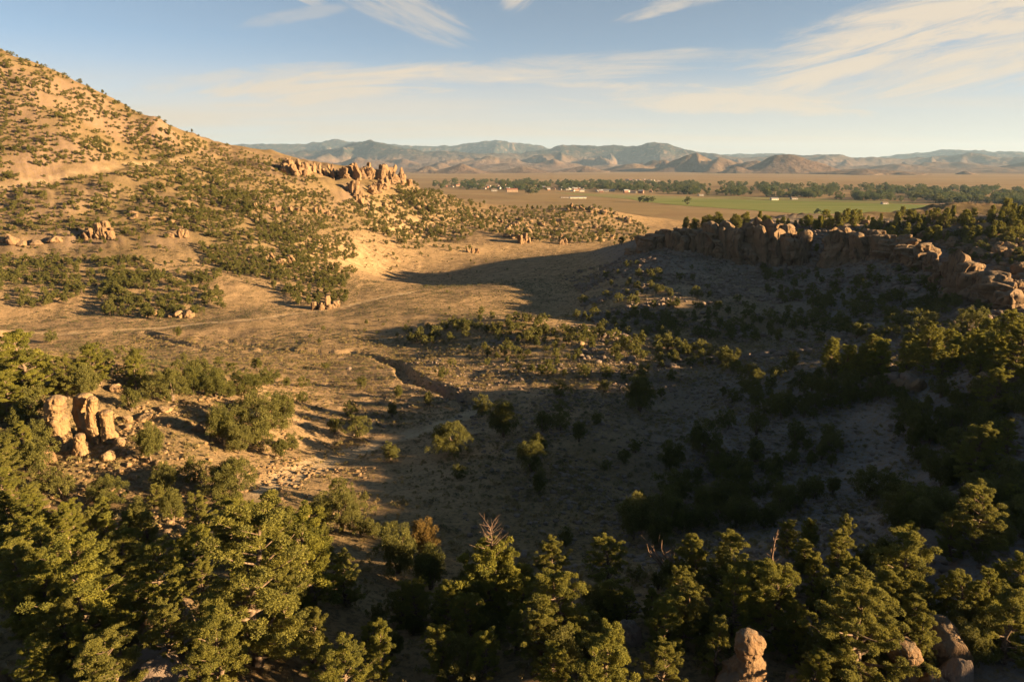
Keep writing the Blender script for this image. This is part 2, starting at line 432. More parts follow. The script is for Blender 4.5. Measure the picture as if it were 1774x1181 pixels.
def ground_mat():
    m, nt, b = mat('dry_ground'); q = NT(nt); p = q.pos()
    big = q.noise(p, 0.03, 5); mid = q.noise(p, 0.25, 6, 0.62); fine = q.noise(p, 2.2, 6, 0.7)
    c = q.mix(q.ramp(big, .35, .65), (0.205, 0.136, 0.068), (0.26, 0.18, 0.090))
    c = q.mix(q.ramp(mid, .5, .72, 0, .75), c, (0.165, 0.118, 0.066))
    c = q.mix(q.ramp(fine, .49, .60, 0, .85), c, (0.095, 0.078, 0.046))
    c = q.mix(q.ramp(q.noise(p, 0.7, 7, .78), .52, .62, 0, .6), c, (0.12, 0.092, 0.05))
    c = q.mix(q.ramp(q.noise(p, 6.0, 3), .6, .74, 0, .5), c, (0.30, 0.225, 0.15))
    c = q.mix(q.math('MULTIPLY', q.attr('flat'), q.ramp(q.math('ADD', q.math('MULTIPLY', mid, .5), q.math('MULTIPLY', fine, .5)), .40, .58, 1, .25)), c, (0.40, 0.265, 0.145))
    rocky = q.attr('rocky')
    c = q.mix(q.math('MULTIPLY', rocky, q.ramp(q.noise(p, 0.9, 5, .7), .38, .6, .15, .9)), c, (0.215, 0.145, 0.105))
    scree = q.attr('scree')
    c = q.mix(q.math('MULTIPLY', scree, q.ramp(q.noise(p, 1.6, 5, .75), .4, .6, .2, .9)), c, (0.215, 0.187, 0.172))
    trk = q.attr('track')
    c = q.mix(q.math('MULTIPLY', trk, q.ramp(q.noise(p, 0.8, 4), .3, .6, .45, 1)), c, (0.47, 0.345, 0.21))
    far = q.attr('far')
    # the plain: stubble and pasture in streaks
    ps = q.scale(p, (0.0012, 0.006, 1.0)); st = q.noise(ps, 1.0, 6, .6)
    pc = q.mix(q.ramp(st, .35, .65), (0.23, 0.155, 0.085), (0.29, 0.205, 0.112))
    pc = q.mix(q.ramp(q.noise(p, 0.012, 4), .5, .7, 0, .5), pc, (0.20, 0.155, 0.08))
    c = q.mix(far, c, pc)
    nt.links.new(c, b.inputs['Base Color'])
    h = q.math('ADD', q.math('MULTIPLY', mid, 0.6), q.math('MULTIPLY', fine, 0.35))
    nt.links.new(q.bump(h, 0.6, 1.0), b.inputs['Normal'])
    b.inputs['Specular IOR Level'].default_value = 0.0
    return m


M = {'ground': ground_mat()}


def grid_mesh(name, X, Y, Z, wrap=False):
    na, nr = X.shape
    v = np.stack([X, Y, Z], -1).reshape(-1, 3)
    i = np.arange(na - 1)[:, None] * nr + np.arange(nr - 1)[None, :]
    f = np.stack([i, i + 1, i + nr + 1, i + nr], -1).reshape(-1, 4)[:, ::-1]
    f = f[:, ::-1]
    me = bpy.data.meshes.new(name)
    me.vertices.add(len(v)); me.vertices.foreach_set('co', v.astype(np.float32).ravel())
    me.loops.add(f.size); me.loops.foreach_set('vertex_index', f[:, ::-1].astype(np.int32).ravel())
    me.polygons.add(len(f)); me.polygons.foreach_set('loop_start', np.arange(0, f.size, 4, dtype=np.int32))
    me.polygons.foreach_set('use_smooth', np.ones(len(f), bool))
    me.update(); me.validate()
    return me


def link(name, me, m=None, parent=None, loc=None, kind=None, label=None, cat=None, group=None):
    o = bpy.data.objects.new(name, me); COL.objects.link(o)
    if m is not None and me is not None and len(me.materials) == 0: me.materials.append(m)
    if parent is not None: o.parent = parent
    if loc is not None: o.location = loc
    for k, v in (('kind', kind), ('label', label), ('category', cat), ('group', group)):
        if v: o[k] = v
    return o


def fattr(me, name, arr):
    a = me.attributes.new(name, 'FLOAT', 'POINT'); a.data.foreach_set('value', np.asarray(arr, np.float32).ravel())


me = grid_mesh('ground', gx, gy, gz)
sl = np.hypot(np.gradient(gz, axis=1) / np.maximum(np.gradient(rr, axis=1), 1e-3), 0)
fattr(me, 'rocky', np.clip(outc * 0.7 + sstep(0.3, 0.8, np.abs(sl)), 0, 1) * near)
right_s = sstep(10, 30, gx) * (1 - sstep(330, 420, rr)) * sstep(20, 26, gz) * near
fattr(me, 'scree', right_s)
trk = np.maximum(1 - sstep(0.7, 1.6, tr), 1 - sstep(0.8, 2.0, t1)) * (rr < 700)
trk = np.maximum(trk, (1 - sstep(1.2, 3.2, bk)) * .95 * (rr < 300))
trk = np.maximum(trk, .6 * (1 - sstep(1.0, 2.4, hr)) * (rr < 700))
trk = trk * (0.55 + 0.45 * sstep(-.3, .3, vnoise(gx / 2.5, gy / 2.5)))
fattr(me, 'track', trk)
fattr(me, 'flat', (1 - sstep(24, 31, gz)) * near * sstep(60, 100, rr + 2.0 * -gx))
fattr(me, 'far', sstep(620, 780, rr))
link('ground', me, M['ground'], kind='structure', label='dry tan valley floor, hillsides and plain reaching the mountains')

# ------------------------------------------------------------------ mountains beyond the plain
def mountain_mat():
    m, nt, b = mat('far_mountain'); q = NT(nt); p = q.pos()
    g = q.n('ShaderNodeNewGeometry'); s = q.n('ShaderNodeSeparateXYZ'); q.put(g.outputs['Position'], s.inputs[0])
    n1 = q.noise(p, 0.0022, 7, .6); n2 = q.noise(p, 0.011, 6, .65)
    c = q.mix(q.ramp(n1, .35, .65), (0.145, 0.092, 0.062), (0.185, 0.125, 0.082))
    wood = q.math('MULTIPLY', q.ramp(n2, .36, .50), q.ramp(s.outputs[2], 70, 260, .12, 1.0))
    c = q.mix(wood, c, (0.03, 0.034, 0.026))
    nt.links.new(c, b.inputs['Base Color'])
    nt.links.new(q.bump(n2, 60, .5), b.inputs['Normal'])
    b.inputs['Specular IOR Level'].default_value = 0.0
    return m


M['mountain'] = mountain_mat()


def skyline(pl, px):
    p = np.array(pl, float); return np.interp(px, p[:, 0], p[:, 1])


FAR = [(-900, 262), (-300, 250), (100, 252), (345, 246), (420, 247), (500, 249), (560, 243), (590, 240), (640, 246), (700, 247), (740, 251), (780, 250), (820, 244), (862, 240), (900, 244), (945, 252), (990, 262), (1200, 268), (1260, 266), (1345, 264), (1380, 270), (1500, 273), (1550, 266), (1600, 263), (1640, 259), (1690, 262), (1720, 260), (1774, 263), (2000, 256), (2600, 270)]
MIDR = [(-900, 285), (345, 262), (480, 262), (560, 258), (610, 250), (650, 240), (690, 252), (740, 262), (800, 262), (900, 268), (950, 258), (972, 250), (1000, 253), (1050, 250), (1100, 251), (1120, 247), (1142, 246), (1165, 254), (1200, 261), (1240, 268), (1300, 272), (1380, 265), (1440, 266), (1480, 274), (1560, 275), (1640, 268), (1680, 263), (1730, 272), (1774, 270), (2600, 285)]
HILLS = [  # foothills standing on the plain: photo x, photo y of top, metres, half width px, steepness
    (800, 287, 5200, 62, 1.5), (742, 291, 5600, 34, 1.2), (760, 283, 7200, 40, 1.6), (905, 293, 5600, 60, 1.5), (880, 286, 7600, 90, 1.2), (1012, 293, 6000, 50, 1.2), (960, 280, 8200, 80, 1.3), (1100, 288, 6600, 70, 1.3), (1150, 279, 6800, 60, 1.4), (1205, 271, 6200, 80, 1.3), (1245, 277, 6000, 60, 1.3),
    (1362, 273, 5400, 105, 1.25), (1310, 284, 5800, 60, 1.2), (1275, 291, 5200, 30, 1.2), (1500, 297, 4700, 80, .8), (1560, 288, 6800, 90, 1.0), (1640, 284, 7600, 120, 1.1), (1720, 294, 6400, 60, 1.0), (1672, 299, 4600, 20, 1.0), (700, 278, 8600, 70, 1.3), (620, 276, 8600, 90, 1.3), (520, 275, 8800, 110, 1.2), (430, 275, 9000, 90, 1.2),
    (1830, 280, 6500, 120, 1.2), (1980, 285, 6000, 110, 1.2), (300, 280, 8000, 120, 1.2), (100, 285, 7500, 150, 1.2)]
maz = np.linspace(-50, 50, 900); mr_ = np.exp(np.linspace(math.log(3900), math.log(19000), 230))
mA = np.radians(maz)[:, None] + 0 * mr_[None, :]; mR = mr_[None, :] + 0 * mA
mx = np.sin(mA) * mR; my = np.cos(mA) * mR
mpx = 887 + 1200 * np.tan(mA) * 1.03
mpx = np.clip(mpx, -900, 2600)


def elev(pxs, pys):      # slope of the line of sight through a photo point, per metre along the ground
    dx, dz = ray(pxs, pys); return dz / np.sqrt(1 + dx * dx)


mz = np.full(mx.shape, -40.0)
wx = mx + 260 * fbm(mx / 1100, my / 1100, 3); wy = my + 260 * fbm(mx / 1100 + 50, my / 1100, 3)
er = ridged(wx / 1500, wy / 1500, 6, .5)            # eroded relief
er = er / 1.6
spur = ridged(wx / 900 + 9, wy / 900, 5, .55) / 1.5
for prof, rk0, wf, wb in ((FAR, 16000, 5200, 2400), (MIDR, 11200, 4300, 2200)):
    rk = rk0 + 900 * vnoise(mpx / 260, mpx * 0 + rk0)
    top = (CZ + elev(mpx, skyline(prof, mpx)) * rk) * (1 + .055 * fbm(mx / 620, my / 620, 4))
    t = np.where(mR < rk, (mR - (rk - wf)) / wf, 1 - (mR - rk) / wb)
    t = np.clip(t + 0.22 * fbm(mx / 1700, my / 1700, 3) * np.clip(4 * t * (1 - t), 0, 1), 0, 1)
    k = sstep(0.72, 1.0, t)
    carve = np.clip(0.35 * er + 0.85 * spur - .08, 0, 1)
    body = top * (t ** 1.3) * (carve * (1 - k) + k * (0.93 + 0.07 * carve) + 0.12 * (1 - k))
    mz = np.maximum(mz, body - 40 * (t <= 0))
for hx, hy, rk, hw, st in HILLS:
    dx, dz = ray(hx, hy - 5); cx0, cy0 = float(dx * rk), rk; top = CZ + float(dz) * rk
    wid = hw / 1200 * rk * 1.05
    ax = mx - cx0; ay = my - cy0
    ang = np.arctan2(ay, ax)
    rad_ = np.hypot(ax, ay * 1.0) / wid * (1 + 0.22 * vnoise(np.cos(ang) * 2.2 + hx, np.sin(ang) * 2.2)) + 0.10 * fbm(mx / 420, my / 420, 4)
    s = np.clip(1 - rad_, 0, 1)
    gul = 1 - 0.5 * (1 - np.clip(s * 1.4, 0, 1)) * np.abs(vnoise(ang * 3.1 + hx, rad_ * 1.2))
    hill = top * (s ** st) * gul
    mz = np.where(s > 0, np.maximum(mz, hill + 0.4 * np.maximum(mz, 0) * (1 - s)), mz)
low_r = 18 * ridged(wx / 700, wy / 700, 4) * sstep(6000, 7600, mR)
mz = np.where(mR > 6000, np.maximum(mz, low_r + 35 * sstep(6400, 10000, mR) * (0.4 + er)), mz)
mz = mz + np.where(mz > 4, fbm(mx / 210, my / 210, 5) * 17 * sstep(10, 120, mz), 0)
mz[:, -1] = -60
print('highest mountain', mz.max())
me = grid_mesh('mountains', mx, my, mz)
link('mountains', me, M['mountain'], kind='structure', label='hazy blue and tan mountain ranges with cone-shaped foothills on the horizon')

HAZE = True
if HAZE:
    hm = bpy.data.materials.new('haze_air'); hm.use_nodes = True
    for n in list(hm.node_tree.nodes):
        if n.type != 'OUTPUT_MATERIAL': hm.node_tree.nodes.remove(n)
    pv = hm.node_tree.nodes.new('ShaderNodeVolumePrincipled')
    pv.inputs['Color'].default_value = (0.45, 0.66, 0.95, 1); pv.inputs['Density'].default_value = 3.2e-5; pv.inputs['Anisotropy'].default_value = 0.1
    hm.node_tree.links.new(pv.outputs[0], [n for n in hm.node_tree.nodes if n.type == 'OUTPUT_MATERIAL'][0].inputs['Volume'])
    bm = bmesh.new(); bmesh.ops.create_cube(bm, size=1.0)
    bmesh.ops.scale(bm, vec=(48000, 48000, 800), verts=bm.verts); bmesh.ops.translate(bm, vec=(0, 0, 400 - 70), verts=bm.verts)
    me = bpy.data.meshes.new('haze'); bm.to_mesh(me); bm.free()
    link('haze', me, hm, kind='stuff', label='thin blue evening haze hanging over the whole valley')

# ================================================================== plants, rocks, town
def foliage_mat(name, dark, light, brown=None):
    m, nt, b = mat(name); q = NT(nt); p = q.pos()
    oi = q.n('ShaderNodeObjectInfo').outputs['Random']
    tone = q.attr('tone')
    c = q.mix(tone, dark, light)
    c = q.mix(q.math('MULTIPLY', q.ramp(q.noise(p, 0.9, 3), .45, .7), 0.5), c, light)
    c = q.mix(q.ramp(oi, 0.0, 1.0, 0.0, 0.45), c, (0.185, 0.165, 0.05))
    if brown: c = q.mix(q.ramp(q.noise(p, 0.55, 2), .5, .6, 0, .9), c, brown)
    nt.links.new(c, b.inputs['Base Color']); b.inputs['Roughness'].default_value = 0.75
    tr_ = q.n('ShaderNodeBsdfTranslucent'); nt.links.new(c, tr_.inputs[0])
    mx_ = q.n('ShaderNodeMixShader'); mx_.inputs[0].default_value = 0.40
    nt.links.new(b.outputs[0], mx_.inputs[1]); nt.links.new(tr_.outputs[0], mx_.inputs[2])
    nt.links.new(mx_.outputs[0], [n for n in nt.nodes if n.type == 'OUTPUT_MATERIAL'][0].inputs[0])
    return m


def simple_mat(name, a, b_, sc, bumpd=0.0, lo=.4, hi=.62, space='obj'):
    m, nt, b = mat(name); q = NT(nt); p = q.obj() if space == 'obj' else q.pos()
    n = q.noise(p, sc, 6, .65)
    nt.links.new(q.mix(q.ramp(n, lo, hi), a, b_), b.inputs['Base Color'])
    if bumpd: nt.links.new(q.bump(n, bumpd, .8), b.inputs['Normal'])
    return m


def rock_mat(name, base, pale, dark):
    m, nt, b = mat(name); q = NT(nt); p = q.pos()
    big = q.noise(p, 0.22, 5, .6); fine = q.noise(p, 2.6, 7, .7)
    streak = q.noise(q.scale(p, (1.1, 1.1, 0.13)), 1.0, 6, .65, .4)
    c = q.mix(q.ramp(big, .38, .62), base, pale)
    c = q.mix(q.ramp(streak, .5, .66, 0, .8), c, dark)
    c = q.mix(q.ramp(fine, .52, .7, 0, .5), c, tuple(v * .55 for v in base))
    up = q.n('ShaderNodeSeparateXYZ'); q.put(q.n('ShaderNodeNewGeometry').outputs['Normal'], up.inputs[0])
    c = q.mix(q.math('MULTIPLY', q.ramp(up.outputs[2], .35, .9), q.ramp(fine, .4, .55, 0, .45)), c, (0.20, 0.165, 0.125))   # lichen on the tops
    nt.links.new(c, b.inputs['Base Color'])
    h = q.math('ADD', q.math('MULTIPLY', fine, .45), streak)
    nt.links.new(q.bump(h, 0.45, .9), b.inputs['Normal'])
    b.inputs['Specular IOR Level'].default_value = 0.05
    return m


M['pine'] = foliage_mat('pinyon_needles', (0.098, 0.108, 0.027), (0.275, 0.25, 0.040))
M['juniper'] = foliage_mat('juniper_sprays', (0.056, 0.064, 0.022), (0.160, 0.150, 0.034))
M['rusty'] = foliage_mat('dying_needles', (0.15, 0.075, 0.025), (0.24, 0.12, 0.035))
M['cottonwood'] = foliage_mat('cottonwood_leaves', (0.050, 0.072, 0.030), (0.085, 0.11, 0.042))
M['sage'] = foliage_mat('sagebrush_leaves', (0.06, 0.06, 0.036), (0.115, 0.108, 0.066))
M['straw'] = foliage_mat('dry_grass', (0.20, 0.15, 0.07), (0.33, 0.25, 0.12))
M['bark'] = simple_mat('grey_brown_bark', (0.10, 0.065, 0.042), (0.21, 0.15, 0.10), 5.0, .03)
M['deadwood'] = simple_mat('weathered_dead_wood', (0.14, 0.085, 0.055), (0.22, 0.14, 0.095), 4.0, .02)
M['rock'] = rock_mat('rhyolite_rock', (0.20, 0.122, 0.066), (0.255, 0.162, 0.088), (0.095, 0.066, 0.046))
M['pale_rock'] = rock_mat('pale_golden_rock', (0.27, 0.165, 0.078), (0.31, 0.20, 0.10), (0.15, 0.10, 0.065))
M['cliff_rock'] = rock_mat('cliff_face_rock', (0.175, 0.113, 0.066), (0.225, 0.148, 0.088), (0.07, 0.052, 0.038))
M['grey_rock'] = rock_mat('grey_pink_rock', (0.185, 0.13, 0.098), (0.235, 0.172, 0.13), (0.105, 0.08, 0.066))


# ------------------------------------------------------------------ mesh builders
def unit(v): return v / (np.linalg.norm(v, axis=-1, keepdims=True) + 1e-9)


class Mesh:
    """collects triangles and quads as numpy blocks with a material slot each"""
    def __init__(s): s.v = []; s.f = []; s.mi = []; s.tone = []; s.n = 0; s.sm = []
    def add(s, v, f, mi=0, tone=None, smooth=True):
        v = np.asarray(v, float); f = np.asarray(f, int)
        if f.shape[1] == 3: f = np.concatenate([f, -np.ones((len(f), 1), int)], 1); f[:, 3] = -10 ** 9
        s.v.append(v); s.f.append(f + s.n); s.mi.append(np.full(len(f), mi)); s.sm.append(np.full(len(f), smooth))
        s.tone.append(np.zeros(len(v)) if tone is None else tone); s.n += len(v)
    def build(s, name, mats, base_zero=False):
        v = np.concatenate(s.v); f = np.concatenate(s.f); mi = np.concatenate(s.mi); tone = np.concatenate(s.tone); sm = np.concatenate(s.sm)
        tri = f[:, 3] < 0
        cnt = np.where(tri, 3, 4); ls = np.concatenate([[0], np.cumsum(cnt)[:-1]])
        flat = f.ravel()[np.stack([np.ones_like(tri), np.ones_like(tri), np.ones_like(tri), ~tri], 1).ravel()]
        me = bpy.data.meshes.new(name)
        me.vertices.add(len(v)); me.vertices.foreach_set('co', v.astype(np.float32).ravel())
        me.loops.add(len(flat)); me.loops.foreach_set('vertex_index', flat.astype(np.int32))
        me.polygons.add(len(f)); me.polygons.foreach_set('loop_start', ls.astype(np.int32))
        for m in mats: me.materials.append(m)
        me.polygons.foreach_set('material_index', mi.astype(np.int32))
        me.polygons.foreach_set('use_smooth', sm.astype(bool))
        a = me.attributes.new('tone', 'FLOAT', 'POINT'); a.data.foreach_set('value', tone.astype(np.float32))
        me.update(); me.validate()
        return me


def tube(mesh, pts_, rads, sides=6, mi=0):
    pts_ = np.asarray(pts_, float); rads = np.asarray(rads, float); n = len(pts_)
    tan = unit(np.gradient(pts_, axis=0)); ref = np.array([0.31, 0.17, 0.2]); ref = ref / np.linalg.norm(ref)
    s1 = unit(np.cross(tan, np.where(np.abs(tan @ ref)[:, None] > .95, np.array([1., 0, 0]), ref))); s2 = np.cross(tan, s1)
    a = np.linspace(0, 2 * math.pi, sides, endpoint=False)
    v = pts_[:, None] + rads[:, None, None] * (np.cos(a)[None, :, None] * s1[:, None] + np.sin(a)[None, :, None] * s2[:, None])
    v = v.reshape(-1, 3); f = []
    for i in range(n - 1):
        for j in range(sides):
            f.append((i * sides + j, i * sides + (j + 1) % sides, (i + 1) * sides + (j + 1) % sides, (i + 1) * sides + j))
    mesh.add(v, f, mi)


def leaves(mesh, g, cen, rad_, n_per, ln, wd, up=0.25, mi=0, jit=0.65):
    """small needle or spray faces through the shells of many clumps"""
    cen = np.asarray(cen, float); rad_ = np.asarray(rad_, float)
    k = np.repeat(np.arange(len(cen)), n_per); N = len(k)
    d = unit(g.normal(size=(N, 3)))
    d[:, 2] = np.where(d[:, 2] < -0.45, -d[:, 2] * .6, d[:, 2]); d = unit(d)
    p = cen[k] + d * rad_[k] * (0.5 + 0.5 * g.random((N, 1)) ** .6)
    nrm = unit(d + jit * g.normal(size=(N, 3)))
    t = unit(d * .7 + g.normal(size=(N, 3)) * .7 + np.array([0, 0, up]))
    sd = unit(np.cross(t, nrm))
    L = ln * (0.7 + 0.6 * g.random((N, 1))); W = wd * (0.7 + 0.6 * g.random((N, 1)))
    v = np.stack([p - sd * W * .5, p + sd * W * .5, p + t * L], 1).reshape(-1, 3)
    tn = np.repeat(np.clip(g.random(len(cen))[k] * .6 + g.random(N) * .4, 0, 1), 3)
    mesh.add(v, np.arange(N * 3).reshape(-1, 3), mi, tn, False)


def pine_parts(seed, H=8.0, n_leaf=240, leaf=0.15, sparse=0.0, width=0.30, dead_top=False):
    """a pinyon: crooked trunk, limbs in loose tiers, needle clumps at the limb ends"""
    g = np.random.default_rng(seed); tm = Mesh(); cm = Mesh()
    lean = g.normal(size=2) * .035 * H
    zs = np.linspace(-0.25, H * .97, 9); wob = np.cumsum(g.normal(size=(9, 2)) * .02 * H, 0) * .6
    tp = np.stack([lean[0] * zs / H + wob[:, 0], lean[1] * zs / H + wob[:, 1], zs], 1)
    tr_ = 0.028 * H * (1 - zs / H * .93) + 0.012
    tube(tm, tp, tr_, 7)
    cen = []; rad_ = []
    nb = int(46 + 10 * g.random())
    for i in range(nb):
        t = 0.05 + 0.90 * (i + g.random() * .8) / nb
        if g.random() < sparse * .5: continue
        base = np.array([np.interp(t * H, zs, tp[:, 0]), np.interp(t * H, zs, tp[:, 1]), t * H])
        a = i * 2.399 + g.normal() * .5
        ll = H * width * (min(1.0, .62 + t * 1.5) * (1 - t) ** .50 + .08) * (.72 + .5 * g.random())
        rise = .12 + .55 * t + g.normal() * .12
        dirv = np.array([math.cos(a), math.sin(a), rise]); 
        kk = np.linspace(0, 1, 5)[:, None]
        bp = base + dirv * ll * kk + np.array([0, 0, 1.0]) * ll * .18 * (kk ** 2) + g.normal(size=(5, 3)) * .025 * ll * kk
        tube(tm, bp, np.interp(np.linspace(0, 1, 5), [0, 1], [0.018 * H * (1 - t) + .012, .008]), 4)
        nc = max(3, int(3 + ll * 2.0))
        for j in range(nc):
            f = .38 + .62 * (j + .5 * g.random()) / nc
            c = base + dirv * ll * f + np.array([0, 0, ll * .18 * f * f]) + g.normal(size=3) * np.array([.20, .20, .12]) * (0.35 + .3 * ll)
            cen.append(c); r0 = (.13 + .17 * g.random()) * (.75 + H * .035); rad_.append((r0 * 1.15, r0 * 1.15, r0 * .85))
    if not dead_top:
        for j in range(5):
            cen.append(np.array([tp[-1, 0], tp[-1, 1], H * (.86 + .028 * j)]) + g.normal(size=3) * .10); r0 = .30 - .035 * j; rad_.append((r0, r0, r0 * 1.2))
    else:
        for j in range(24):
            z0 = H * (.72 + .27 * g.random()); a = g.random() * 6.28; l = .09 * H * (.5 + g.random())
            b0 = np.array([np.interp(z0, zs, tp[:, 0]), np.interp(z0, zs, tp[:, 1]), z0]); e = b0 + np.array([math.cos(a) * l, math.sin(a) * l, l * (.3 + .8 * g.random())])
            tube(tm, [b0, (b0 + e) / 2 + g.normal(size=3) * .08 * l, e], [.022, .014, .006], 4, 1)
            e2 = (b0 + e) / 2 + unit(e - b0 + g.normal(size=3) * .5 * l) * l * .5; tube(tm, [(b0 + e) / 2, e2], [.012, .005], 3, 1)
        keep = [i for i, c in enumerate(cen) if c[2] < H * .80]; cen = [cen[i] for i in keep]; rad_ = [rad_[i] for i in keep]
    leaves(cm, g, cen, rad_, n_leaf, leaf, leaf * .52, .3)
    return tm, cm


def juniper_parts(seed, H=4.0, n_cl=70, n_leaf=110, leaf=0.14, squat=1.0, rust=0.0):
    """a juniper: dense rounded crown of upswept sprays reaching almost to the ground"""
    g = np.random.default_rng(seed); tm = Mesh(); cm = Mesh()
    for i in range(3 + int(g.random() * 3)):
        a = g.random() * 6.28; l = H * (.5 + .25 * g.random())
        e = np.array([math.cos(a) * .16 * H, math.sin(a) * .16 * H, l])
        tube(tm, [np.array([0.03 * math.cos(a), .03 * math.sin(a), -.25]), e * np.array([.35, .35, .4]), e], [.03 * H, .022 * H, .008], 5)
    lob = [(g.normal() * .13 * H * squat, g.normal() * .13 * H * squat, .46 + .16 * g.random(), .23 + .10 * g.random()) for _ in range(4)]
    lob[0] = (0, 0, .54, .34)
    cen = []; rad_ = []
    for i in range(n_cl):
        lx, ly, lz, lr = lob[int(g.random() * 4) if g.random() > .35 else 0]
        d = unit(g.normal(size=3)); d[2] = d[2] * 1.0
        q_ = .55 + .58 * g.random()
        c = np.array([lx + d[0] * lr * H * squat * q_, ly + d[1] * lr * H * squat * q_, max(.07 * H, lz * H + d[2] * H * lr * 1.25 * q_)])
        cen.append(c); r0 = H * (.055 + .06 * g.random()); rad_.append((r0, r0, r0 * 1.45))
    cen = np.array(cen); top = cen[:, 2].max() + .1 * H; cen[:, 2] *= H / top
    if rust:
        k = cen[:, 0] > .02 * H
        leaves(cm, g, cen[k], np.array(rad_)[k], n_leaf, leaf, leaf * .5, .7, 1); leaves(cm, g, cen[~k], np.array(rad_)[~k], n_leaf, leaf, leaf * .5, .7, 0)
    else: leaves(cm, g, cen, rad_, n_leaf, leaf, leaf * .5, .7)
    return tm, cm


def merge(tm, cm, name, fm):
    m = Mesh(); n0 = 0
    for src, off in ((cm, 0), (tm, 1)):
        for v, f, mi, tn, sm in zip(src.v, src.f, src.mi, src.tone, src.sm):
            m.v.append(v); m.f.append(f + n0); m.mi.append(mi * 0 + off); m.tone.append(tn); m.sm.append(sm)
        n0 += src.n
    m.n = n0
    return m.build(name, [fm, M['bark']])


PRO = {}      # kind -> list of (height, trunk mesh, crown mesh)
PRO['pine_near'] = []; PRO['pine_mid'] = []; PRO['jun_near'] = []; PRO['jun_mid'] = []
for i in range(6):
    t_, c_ = pine_parts(100 + i, 8.0, 215, .105, sparse=.2 * (i % 3), width=(.29, .32, .25, .35, .30, .27)[i])
    PRO['pine_near'].append((8.0, t_.build('pine_trunk', [M['bark']]), c_.build('pine_crown', [M['pine']])))
for i in range(5):
    t_, c_ = pine_parts(140 + i, 7.0, 36, .25, sparse=.3 * (i % 2), width=(.30, .35, .27, .37, .32)[i])
    PRO['pine_mid'].append((7.0, t_.build('pine_trunk', [M['bark']]), c_.build('pine_crown', [M['pine']])))
for i in range(5):
    t_, c_ = juniper_parts(200 + i, 4.5, 95, 150, .15, (1.0, 1.15, .8, 1.25, .95)[i])
    PRO['jun_near'].append((4.5, t_.build('juniper_trunk', [M['bark']]), c_.build('juniper_crown', [M['juniper']])))
for i in range(6):
    t_, c_ = juniper_parts(240 + i, 4.0, 60, 60, .22, (1.0, 1.25, .75, 1.4, 1.1, .9)[i])
    PRO['jun_mid'].append((4.0, t_.build('juniper_trunk', [M['bark']]), c_.build('juniper_crown', [M['juniper']])))
SMALL = []; SMALLPINE = []
for i in range(7):
    t_, c_ = juniper_parts(300 + i, 3.0, 34, 26, .34, (1.0, 1.2, .8, 1.35, 1.1, .9, 1.5)[i]); SMALL.append((3.0, merge(t_, c_, 'juniper_small', M['juniper'])))
for i in range(4):
    t_, c_ = pine_parts(340 + i, 6.0, 12, .42, sparse=.5 * (i % 2), width=(.27, .34, .24, .38)[i]); SMALLPINE.append((6.0, merge(t_, c_, 'pine_small', M['pine'])))


# ------------------------------------------------------------------ placing plants
def dist_of(x, y, z): return y * _cp - (z - CZ) * _sp        # depth along the lens axis


NTREE = 0


def tree(kind, x, y, h, label, group=None, cat=None, name=None, parts=True, var=None, yaw=None, wide=1.0, crown_mat=None):
    """one tree standing on the land, h metres tall"""
    global NTREE
    NTREE += 1
    z = float(hgt(np.array([x]), np.array([y]))[0])
    if kind in ('small', 'smallpine'):
        L = SMALL if kind == 'small' else SMALLPINE
        H, me_ = L[NTREE % len(L) if var is None else var]
        o = link(name, me_, None, loc=(x, y, z - .05), label=label, cat=cat, group=group)
    else:
        L = PRO[kind]; H, tm_, cm_ = L[NTREE % len(L) if var is None else var]
        o = link(name, None, loc=(x, y, z - .05), label=label, cat=cat, group=group)
        link('trunk', tm_, None, o); link('crown', cm_, None, o)
    sx = h / H * wide
    o.scale = (sx * random.uniform(.9, 1.12), sx * random.uniform(.9, 1.12), h / H)
    o.rotation_euler = (random.uniform(-.04, .04), random.uniform(-.04, .04), random.uniform(0, 6.28) if yaw is None else yaw)
    return o


def hand(kind, px, base, top, label, wide=1.0, var=None, yaw=None):
    """a tree seen in the photograph: foot and top in photo pixels"""
    x, y = on_land(px, base); x = float(x[0]); y = float(y[0])
    z = float(hgt(np.array([x]), np.array([y]))[0])
    d = dist_of(x, y, z); dn = math.atan2(CZ - z, math.hypot(x, y))
    h = (base - top) / 1200 * d / max(.75, math.cos(dn))
    hp = base - top
    if kind == 'pine' and hp > 85: h *= .86; wide *= 1.30
    if kind == 'jun' and 50 < hp and px < 520 and base < 810: h *= .86
    if kind == 'pine': k = 'pine_near' if hp > 55 else 'pine_mid'; nm, ct = 'pinyon_pine', 'pine tree'
    else: k = 'jun_near' if hp > 48 else 'jun_mid'; nm, ct = 'juniper_tree', 'juniper'
    if hp < 16: k = 'small' if kind == 'jun' else 'smallpine'
    return tree(k, x, y, h, label, None, ct, nm, wide=wide, var=var, yaw=yaw)


